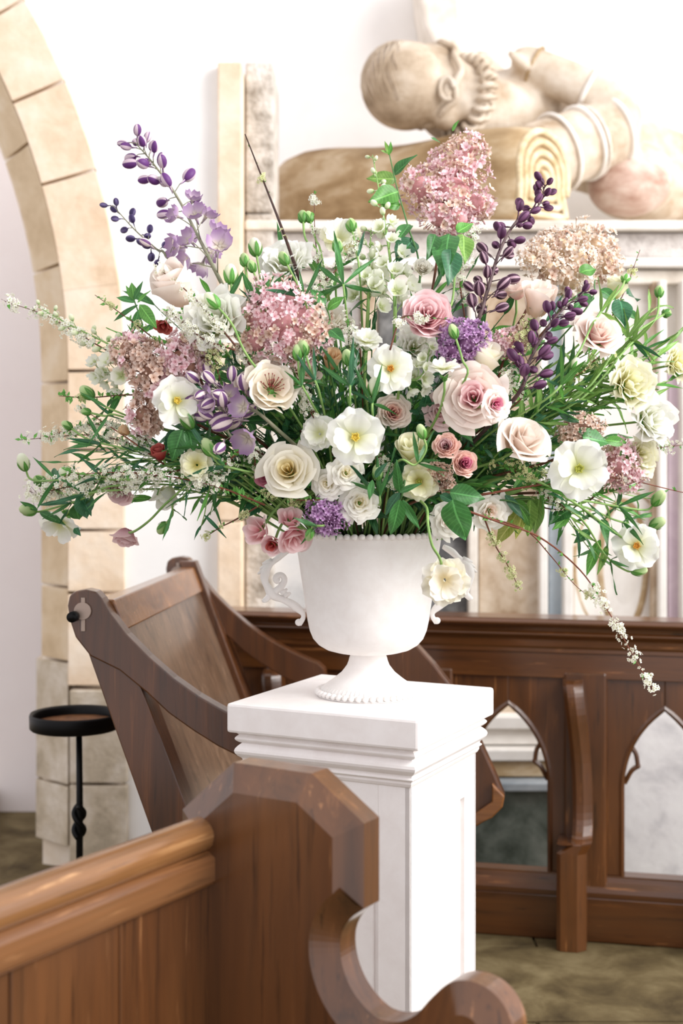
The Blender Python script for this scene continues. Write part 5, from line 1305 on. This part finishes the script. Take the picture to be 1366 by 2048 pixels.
# ------------------------------------------------------------------ green buds on curved stems
bud([(500, 720), (465, 650), (432, 610)], 19, 'budwhite', 'white bud on a bare stem before the white ruffled bloom', -0.08)
bud([(560, 680), (530, 600), (512, 505)], 19, 'budwhite', 'whitish round bud above the left leaves', 0.02, 5)
bud([(540, 660), (500, 580), (490, 528)], 14, 'budgreen', 'left green bud of the pair near the delphinium', -0.01, 5)
bud([(540, 640), (520, 580), (506, 540)], 13, 'budgreen', 'right green bud of the pair near the delphinium', -0.01, 4)
bud([(450, 640), (462, 590), (462, 560)], 20, 'budwhite', 'greenish white bud right of the delphinium base', -0.01, 3)
bud([(620, 640), (600, 580), (572, 525)], 15, 'budgreen', 'green bud over the upper end of the dusty lilac', -0.02, 5)
bud([(640, 520), (612, 480), (606, 440)], 14, 'budgreen', 'left green bud of the tall pair beside the white blossom twig', 0.08)
bud([(645, 520), (632, 480), (620, 440)], 13, 'budgreen', 'right green bud of the tall pair beside the white blossom twig', 0.08)
bud([(690, 600), (685, 560), (676, 500)], 15, 'budgreen', 'green bud in the whorl of leaves at the top', -0.01, 7, L=(80, 120))
bud([(720, 560), (712, 500), (704, 458)], 15, 'budgreen', 'green pointed bud by the top white ranunculus', 0.05, 2)
bud([(620, 800), (600, 760), (596, 715)], 15, 'budgreen', 'left green bud of three in the centre', -0.05, 4, L=(50, 80))
bud([(640, 790), (625, 750), (610, 705)], 15, 'budgreen', 'middle green bud of three in the centre', -0.05, 4, L=(60, 90))
bud([(700, 800), (700, 760), (696, 725)], 15, 'budgreen', 'right green bud of three in the centre', -0.07, 7, L=(80, 120))
bud([(745, 830), (745, 800), (746, 785)], 17, 'budwhite', 'pale bud under the orange centred flower', -0.06, 5, L=(60, 90))
bud([(800, 920), (830, 930), (852, 900), (846, 872)], 14, 'budgreen', 'green bud on a looping stem before the yellow rose', -0.09, 6, L=(60, 100))
bud([(250, 830), (205, 810), (182, 792)], 17, 'budgreen', 'green bud left of the mauve lilac on a forked stem', 0.0, 3)
bud([(250, 835), (210, 832), (178, 825)], 11, 'budgreen', 'smaller green bud just below it on a forked stem', 0.0, 2)
bud([(260, 900), (180, 880), (140, 855)], 12, 'budgreen', 'leaf green bud above the feathery twig', 0.0, 6, L=(60, 90))
bud([(240, 960), (130, 960), (65, 960), (50, 935)], 17, 'budwhite', 'green and white bud near the left edge', -0.02, 4)
bud([(240, 980), (140, 990), (85, 965)], 16, 'budgreen', 'striped green bud next to the one at the left edge', -0.02, 4)
bud([(260, 960), (180, 950), (140, 945)], 16, 'budwhite', 'pale green bud in the left blossom', -0.03, 4)
bud([(240, 970), (160, 1000), (85, 1022), (66, 1022)], 17, 'budgreen', 'pointed green bud furthest low at the left', -0.02, 5, L=(60, 90))
bud([(360, 1000), (345, 1030), (330, 1050)], 15, 'budgreen', 'round green bud hanging below the left blossoms', 0.0, 2)
bud([(440, 920), (400, 880), (380, 850)], 21, 'budwhite', 'plump green white bud below the left open flower', -0.05, 3)
bud([(480, 940), (440, 930), (422, 905)], 18, 'budgreen', 'plump green bud right of the pale yellow double flower', -0.05, 3)
bud([(1140, 1020), (1210, 1110), (1250, 1140), (1268, 1142)], 15, 'budgreen', 'round green bud hanging under the lowest white flower', -0.02, 3)
bud([(1140, 1000), (1220, 1010), (1290, 1020), (1310, 1005)], 17, 'budgreen', 'green bud right of the lower leaves', 0.0, 4)
bud([(1150, 1010), (1230, 1040), (1290, 1055), (1305, 1052)], 16, 'budgreen', 'green bud above the lowest white flower', 0.0, 4)
bud([(1160, 800), (1250, 700), (1310, 640), (1318, 590)], 13, 'budgreen', 'upper small green bud at the right edge', 0.02, 6, lmk='light', L=(60, 90))
bud([(1160, 790), (1240, 690), (1310, 640), (1330, 628)], 13, 'budgreen', 'lower small green bud at the right edge', 0.02, 4, lmk='light')
bud([(1130, 740), (1190, 640), (1240, 580), (1250, 560)], 13, 'budwhite', 'pale green bud over the soft pink rose', -0.02, 4, lmk='light')
bud([(1090, 800), (1130, 760), (1146, 735)], 13, 'budwhite', 'pale green bud in front of the right stems', -0.04, 5, lmk='fresh')
bud([(930, 760), (925, 720), (910, 672)], 14, 'budgreen', 'grey green bud on a stem over the purple lilac', -0.05)
bud([(890, 640), (905, 600), (910, 540)], 16, 'budgreen', 'dark green bud under the tall pink lilac', 0.03)
bud([(650, 1050), (628, 1052), (622, 1062)], 13, 'budgreen', 'green calyx bud on the rim beside the sweet peas', -0.08, 3, L=(40, 60))
bud([(760, 1010), (758, 980), (756, 955)], 15, 'budgreen', 'green bud beside the dark leaves over the rim', -0.06, 6, L=(70, 110), lmk='mid')

# ------------------------------------------------------------------ leafy stems that can be picked out
def leafy(stem, leaves, label, off=0.0, name='leafy_stem', stemmat=None):
    pts = [PD(a, b_, off) for a, b_ in stem]; b = stem_base(pts[0], rf)
    full = crom([b, b.lerp(pts[0], .5)+Vector((0, .02, .05))]+pts, 5)
    t = root(name, label, 'foliage', None, b)
    obj('stem', MB().tube([q-b for q in full], [0.0028-0.0014*i/len(full) for i in range(len(full))], 6).mesh('stem', stemmat or M_stemd), t)
    add_leaves(t, [(a, b_, c_, d_, off+o_, k_2, m_, w_) for a, b_, c_, d_, o_, k_2, m_, w_ in leaves]); return t
leafy([(840, 560), (815, 450), (795, 380), (778, 305)], ((795, 385, 742, 398, -.02, 'ovate', 'fresh', 1.2), (792, 360, 735, 352, 0, 'ovate', 'light', 1.1), (790, 350, 826, 302, 0, 'ovate', 'mid', 1.0), (800, 412, 762, 408, .02, 'ovate', 'fresh', 1.0), (820, 450, 790, 475, 0, 'ovate', 'mid', 1.1), (826, 480, 792, 520, 0, 'ovate', 'blue', 1.2), (830, 500, 806, 500, 0, 'ovate', 'mid', 1), (778, 310, 770, 282, 0, 'lance', 'light', 1.3), (778, 310, 784, 284, -.01, 'lance', 'fresh', 1.3), (778, 308, 762, 300, 0, 'lance', 'light', 1.3)), 'young leafy shoot standing left of the tall pink lilac', 0.06)
leafy([(900, 980), (920, 985), (940, 985)], ((900, 985, 975, 996, -.03, 'ovate', 'mid', 1.25), (905, 1000, 930, 1085, -.05, 'ovate', 'mid', 1.25), (880, 990, 915, 1005, 0, 'ovate', 'blue', 1)), 'two large glossy leaves draped over the right of the rim', -0.06)
leafy([(380, 870), (350, 880)], ((365, 860, 340, 925, -.02, 'ovate', 'mid', 1.35), (375, 860, 390, 905, -.01, 'ovate', 'mid', 1.1), (350, 860, 330, 900, 0, 'ovate', 'blue', 1.0)), 'heart shaped dark leaves below the left open white flower', -0.03)
leafy([(800, 1000), (810, 960), (800, 980)], ((800, 1000, 785, 1080, -.05, 'lance', 'mid', 1.3), (805, 1000, 840, 1060, -.03, 'lance', 'mid', 1.1), (800, 985, 765, 1030, -.03, 'lance', 'blue', 1.2), (800, 985, 790, 925, -.03, 'lance', 'mid', 1.1), (800, 985, 840, 965, -.05, 'lance', 'mid', 1), (745, 960, 738, 1000, -.05, 'lance', 'mid', 1.3), (750, 955, 770, 925, -.05, 'lance', 'blue', 1.2)), 'dark narrow leaves hanging over the front of the rim', -0.06)
leafy([(650, 680), (660, 640), (650, 610)], ((650, 610, 622, 575, 0, 'ovate', 'mid', 1.1), (655, 620, 690, 590, 0, 'ovate', 'fresh', 1.0), (660, 660, 690, 680, -.05, 'ovate', 'mid', 1.2), (655, 665, 640, 690, 0, 'ovate', 'blue', 1.1)), 'broad leaves right of the dusty pink lilac', -0.01)
leafy([(300, 720), (285, 650), (268, 600)], ((268, 600, 262, 560, 0, 'lance', 'fresh', 1.4), (268, 600, 285, 562, 0, 'lance', 'mid', 1.2), (270, 605, 230, 590, 0, 'lance', 'mid', 1.2), (275, 610, 225, 640, 0, 'linear', 'mid', 1.6), (275, 605, 300, 580, 0, 'lance', 'fresh', 1.2), (280, 610, 312, 655, -.02, 'lance', 'fresh', 1.5), (278, 620, 262, 670, 0, 'lance', 'mid', 1.1), (270, 600, 248, 570, .01, 'lance', 'fresh', 1.1)), 'green whorl of pointed leaves at the upper left', 0.02)
leafy([(1000, 1000), (1040, 1010), (1060, 1030)], ((1010, 990, 1050, 1040, 0, 'lance', 'blue', 1.4), (1030, 1000, 1075, 1055, .02, 'lance', 'fresh', 1.2), (1040, 1020, 990, 1090, .02, 'lance', 'yellow', 1.8), (1060, 1000, 1062, 1080, .03, 'lance', 'light', 1.4), (1080, 990, 1065, 1075, .03, 'lance', 'light', 1.3), (1050, 1010, 1030, 1080, .04, 'lance', 'yellow', 1.3)), 'yellow green hanging leaves right of the urn', 0.0)
leafy([(240, 940), (180, 1000), (160, 1010)], ((160, 985, 178, 1040, 0, 'ovate', 'blue', 1.3), (165, 1000, 185, 1030, 0, 'ovate', 'blue', 1.2), (150, 1010, 160, 1050, 0, 'ovate', 'mid', 1.2), (120, 950, 98, 965, 0, 'ovate', 'blue', 1.3), (150, 1055, 158, 1070, 0, 'ovate', 'blue', 1.3), (80, 1025, 130, 1045, -.02, 'lance', 'mid', 1.2), (75, 1020, 40, 1003, -.02, 'lance', 'mid', 1.2)), 'small dark leaves low at the far left', -0.01)
leafy([(1150, 1000), (1130, 1030)], ((1140, 1020, 1098, 1045, 0, 'ovate', 'mid', 1.1), (1140, 1030, 1105, 1060, -.01, 'lance', 'fresh', 1.6), (1180, 1060, 1150, 1085, 0, 'lance', 'mid', 1.6), (1200, 1040, 1230, 1100, 0, 'lance', 'mid', 1.2), (1200, 1080, 1170, 1150, 0, 'lance', 'fresh', 1.1), (1215, 1090, 1195, 1150, 0, 'lance', 'light', 1.0)), 'leafy green stems below the widest open white flower', 0.02)
leafy([(1150, 860), (1200, 870)], ((1165, 875, 1225, 880, -.02, 'ovate', 'mid', 1.5), (1180, 880, 1160, 860, 0, 'ovate', 'blue', 1), (1210, 880, 1260, 885, 0, 'lance', 'fresh', 1.5), (1240, 900, 1260, 930, 0, 'ovate', 'fresh', 1.1), (1120, 830, 1160, 845, 0, 'lance', 'dark', 1.6)), 'broad green leaf above the widest open white flower', 0.0)
leafy([(1170, 620), (1190, 560)], ((1160, 545, 1195, 535, 0, 'ovate', 'fresh', 1.2), (1200, 580, 1235, 600, 0, 'ovate', 'mid', 1.2), (1240, 600, 1250, 650, 0, 'ovate', 'blue', 1.2), (1255, 590, 1285, 590, .03, 'ovate', 'blue', 1.1), (1180, 590, 1150, 610, 0, 'ovate', 'mid', 1.2), (1255, 620, 1275, 640, .02, 'ovate', 'mid', 1.2)), 'broad leaves between cream lilac and the soft pink rose', 0.05)

# ------------------------------------------------------------------ foliage filling the arrangement
ANCH = [(576, 938, 'the large cream rose'), (1056, 872, 'the blush white rose'), (1080, 592, 'the peach blush rose'), (1200, 660, 'the soft pink rose'), (345, 566, 'the faded blush rose'), (945, 790, 'the pale pink garden rose'),
        (855, 626, 'the pink ranunculus'), (545, 768, 'the parchment ranunculus'), (905, 905, 'the two small peach roses'), (690, 970, 'the three ivory spray roses'), (640, 868, 'the white double ranunculus'), (822, 896, 'the creamy yellow rose'),
        (972, 712, 'the cream rose bud'), (424, 630, 'the big white ruffled bloom'), (572, 515, 'the bare twig'), (680, 480, 'the top white ranunculus'), (710, 876, 'the yellow centred white flower'), (780, 738, 'the orange centred white flower'),
        (352, 802, 'the left open white flower'), (1156, 938, 'the widest white flower'), (394, 930, 'the pale yellow double flower'), (560, 640, 'the dusty pink lilac'), (305, 750, 'the mauve beige lilac'), (928, 685, 'the purple lilac tuft'),
        (1150, 520, 'the cream lilac'), (1238, 930, 'the right pink lilac tuft'), (480, 810, 'the striped delphinium'), (400, 490, 'the tall purple delphinium'), (980, 540, 'the dark purple spike'), (1080, 690, 'the lower dark spike'),
        (775, 520, 'the white larkspur'), (1268, 765, 'the pale yellow right bloom'), (1272, 1092, 'the lowest white flower'), (250, 1080, 'the hanging mauve flower'), (545, 1070, 'the pink sweet peas'), (890, 440, 'the tall pink lilac'), (100, 960, 'the far left buds')]
USED = {}
def near_label(x, y, look):
    order = sorted(ANCH, key=lambda a: (a[0]-x)**2+(a[1]-y)**2)
    for a in order[:5]:
        dx, dy = x-a[0], y-a[1]
        ways = ['right of' if dx > 0 else 'left of', 'below' if dy > 0 else 'above']
        if abs(dy) > abs(dx): ways.reverse()
        for way in ways:
            s = '%s tipped %s %s' % (look, way, a[2])
            if s not in USED: USED[s] = 1; return s
    return s

G1 = 'filling foliage inside the arrangement'
LB1 = 'narrow leaved green sprig filling the gaps between the blooms'
rr_ = random.Random(2024)
spots = []
while len(spots) < 78:
    x = rr_.uniform(180, 1290); y = rr_.uniform(470, 1030)
    q = ((x-720)/560)**2+((y-800)/330)**2
    if q < 1 and not (y > 1000 and x < 480) and all((x-a)**2+(y-b_)**2 > 48**2 for a, b_ in spots): spots.append((x, y))
spots += [(445, 895), (485, 945), (425, 985), (520, 1005), (405, 870), (1010, 965), (1060, 1005), (955, 985), (640, 800), (600, 835), (745, 815), (860, 1000), (425, 770), (1035, 935), (470, 985), (380, 960), (1100, 900), (1100, 830)]
for x, y in spots:
    mk = rr_.choice(['mid', 'mid', 'blue', 'dark', 'fresh'] if x < 1000 else ['mid', 'fresh', 'light', 'fresh', 'blue'])
    kd = 'linear' if rr_.random() < .72 else 'lance'
    look = {'mid': 'green', 'blue': 'blue green', 'dark': 'dark green', 'fresh': 'fresh green', 'light': 'light green'}[mk]+(' narrow leaved sprig' if kd == 'linear' else ' broader leaved sprig')
    sprig((x, y), near_label(x, y, look), G1, rr_.randint(7, 11), (55, 100), kd, mk, rr_.uniform(0.06, 0.20), start=0.35, wk=1.2)
G5 = 'short dense foliage low in the arrangement'
low = []
while len(low) < 42:
    x = rr_.uniform(330, 1130); y = rr_.uniform(690, 1035)
    if ((x-735)/430)**2+((y-860)/190)**2 < 1 and all((x-a)**2+(y-b_)**2 > 40**2 for a, b_ in low): low.append((x, y))
for x, y in low:
    mk = rr_.choice(['dark', 'mid', 'dark', 'blue', 'mid']); nm = {'dark': 'dark', 'mid': 'mid green', 'blue': 'bluish'}[mk]
    sprig((x, y), near_label(x, y, nm+' short dense leaf cluster'), G5, rr_.randint(9, 12), (34, 62), 'lance' if rr_.random() < .7 else 'ovate', mk, rr_.uniform(0.03, 0.09), start=0.62, wk=1.25)
for x, y, q, lb in ((500, 900, 26, 'tiny white blossom tuft left of the large cream rose'), (610, 800, 22, 'tiny white blossom tuft above the white double ranunculus'), (770, 930, 22, 'tiny white blossom tuft right of the ivory spray roses'), (480, 690, 26, 'tiny white blossom tuft left of the dusty pink lilac'),
                    (1020, 760, 24, 'tiny white blossom tuft right of the pale pink garden rose'), (1100, 980, 26, 'tiny white blossom tuft under the widest open white flower'), (700, 660, 26, 'tiny white blossom tuft above the small white flower')):
    spirea([(x+20, y+40), (x+10, y+20), (x, y), (x-8, y-16)], lb, 0.0, 40, 4.6, q, 'spirea', 26, 13, join=True)
G2 = 'long thin leaved stems at the right'
for i, (x, y) in enumerate(((1340, 690), (1310, 720), (1290, 690), (1345, 760), (1250, 720), (1225, 790), (1210, 750), (1290, 800), (1180, 720), (1150, 790), (1320, 610))):
    sprig((x, y), near_label(x, y, 'long thin leaved stem sweeping right,'), G2, 12, (70, 120), 'linear', rr_.choice(['fresh', 'light', 'light']), rr_.uniform(0.04, 0.12), start=0.35, stemmat=M_stem, name='ranunculus_foliage', tipdir=(1, -0.1, 0.35), mid=((x*0.55+430, y*0.5+440),))
G3 = 'thin leaved stems at the lower right'
for i, (x, y) in enumerate(((1320, 1000), (1290, 1040), (1240, 1010), (1210, 1130), (1180, 1100), (1260, 980), (1150, 1060), (1220, 1060))):
    sprig((x, y), near_label(x, y, 'thin leaved stem drooping right,'), G3, 9, (60, 100), 'linear', rr_.choice(['fresh', 'light', 'mid']), rr_.uniform(0.0, 0.05), start=0.4, stemmat=M_stem, name='ranunculus_foliage', tipdir=(1, -0.1, -0.7), mid=((1060, 975),))
G4 = 'thin leaved stems at the left'
for i, (x, y) in enumerate(((175, 890), (150, 900), (110, 925), (210, 930), (230, 900), (140, 960), (300, 960), (210, 985), (360, 1000), (420, 1030), (400, 1060))):
    sprig((x, y), near_label(x, y, 'thin leaved stem reaching left,'), G4, 9, (50, 85), 'linear', rr_.choice(['mid', 'blue', 'fresh']), rr_.uniform(-0.02, 0.05), start=0.4, stemmat=M_stem, name='ranunculus_foliage', tipdir=(-1, -0.1, -0.1), mid=((x*0.4+300, 930),))
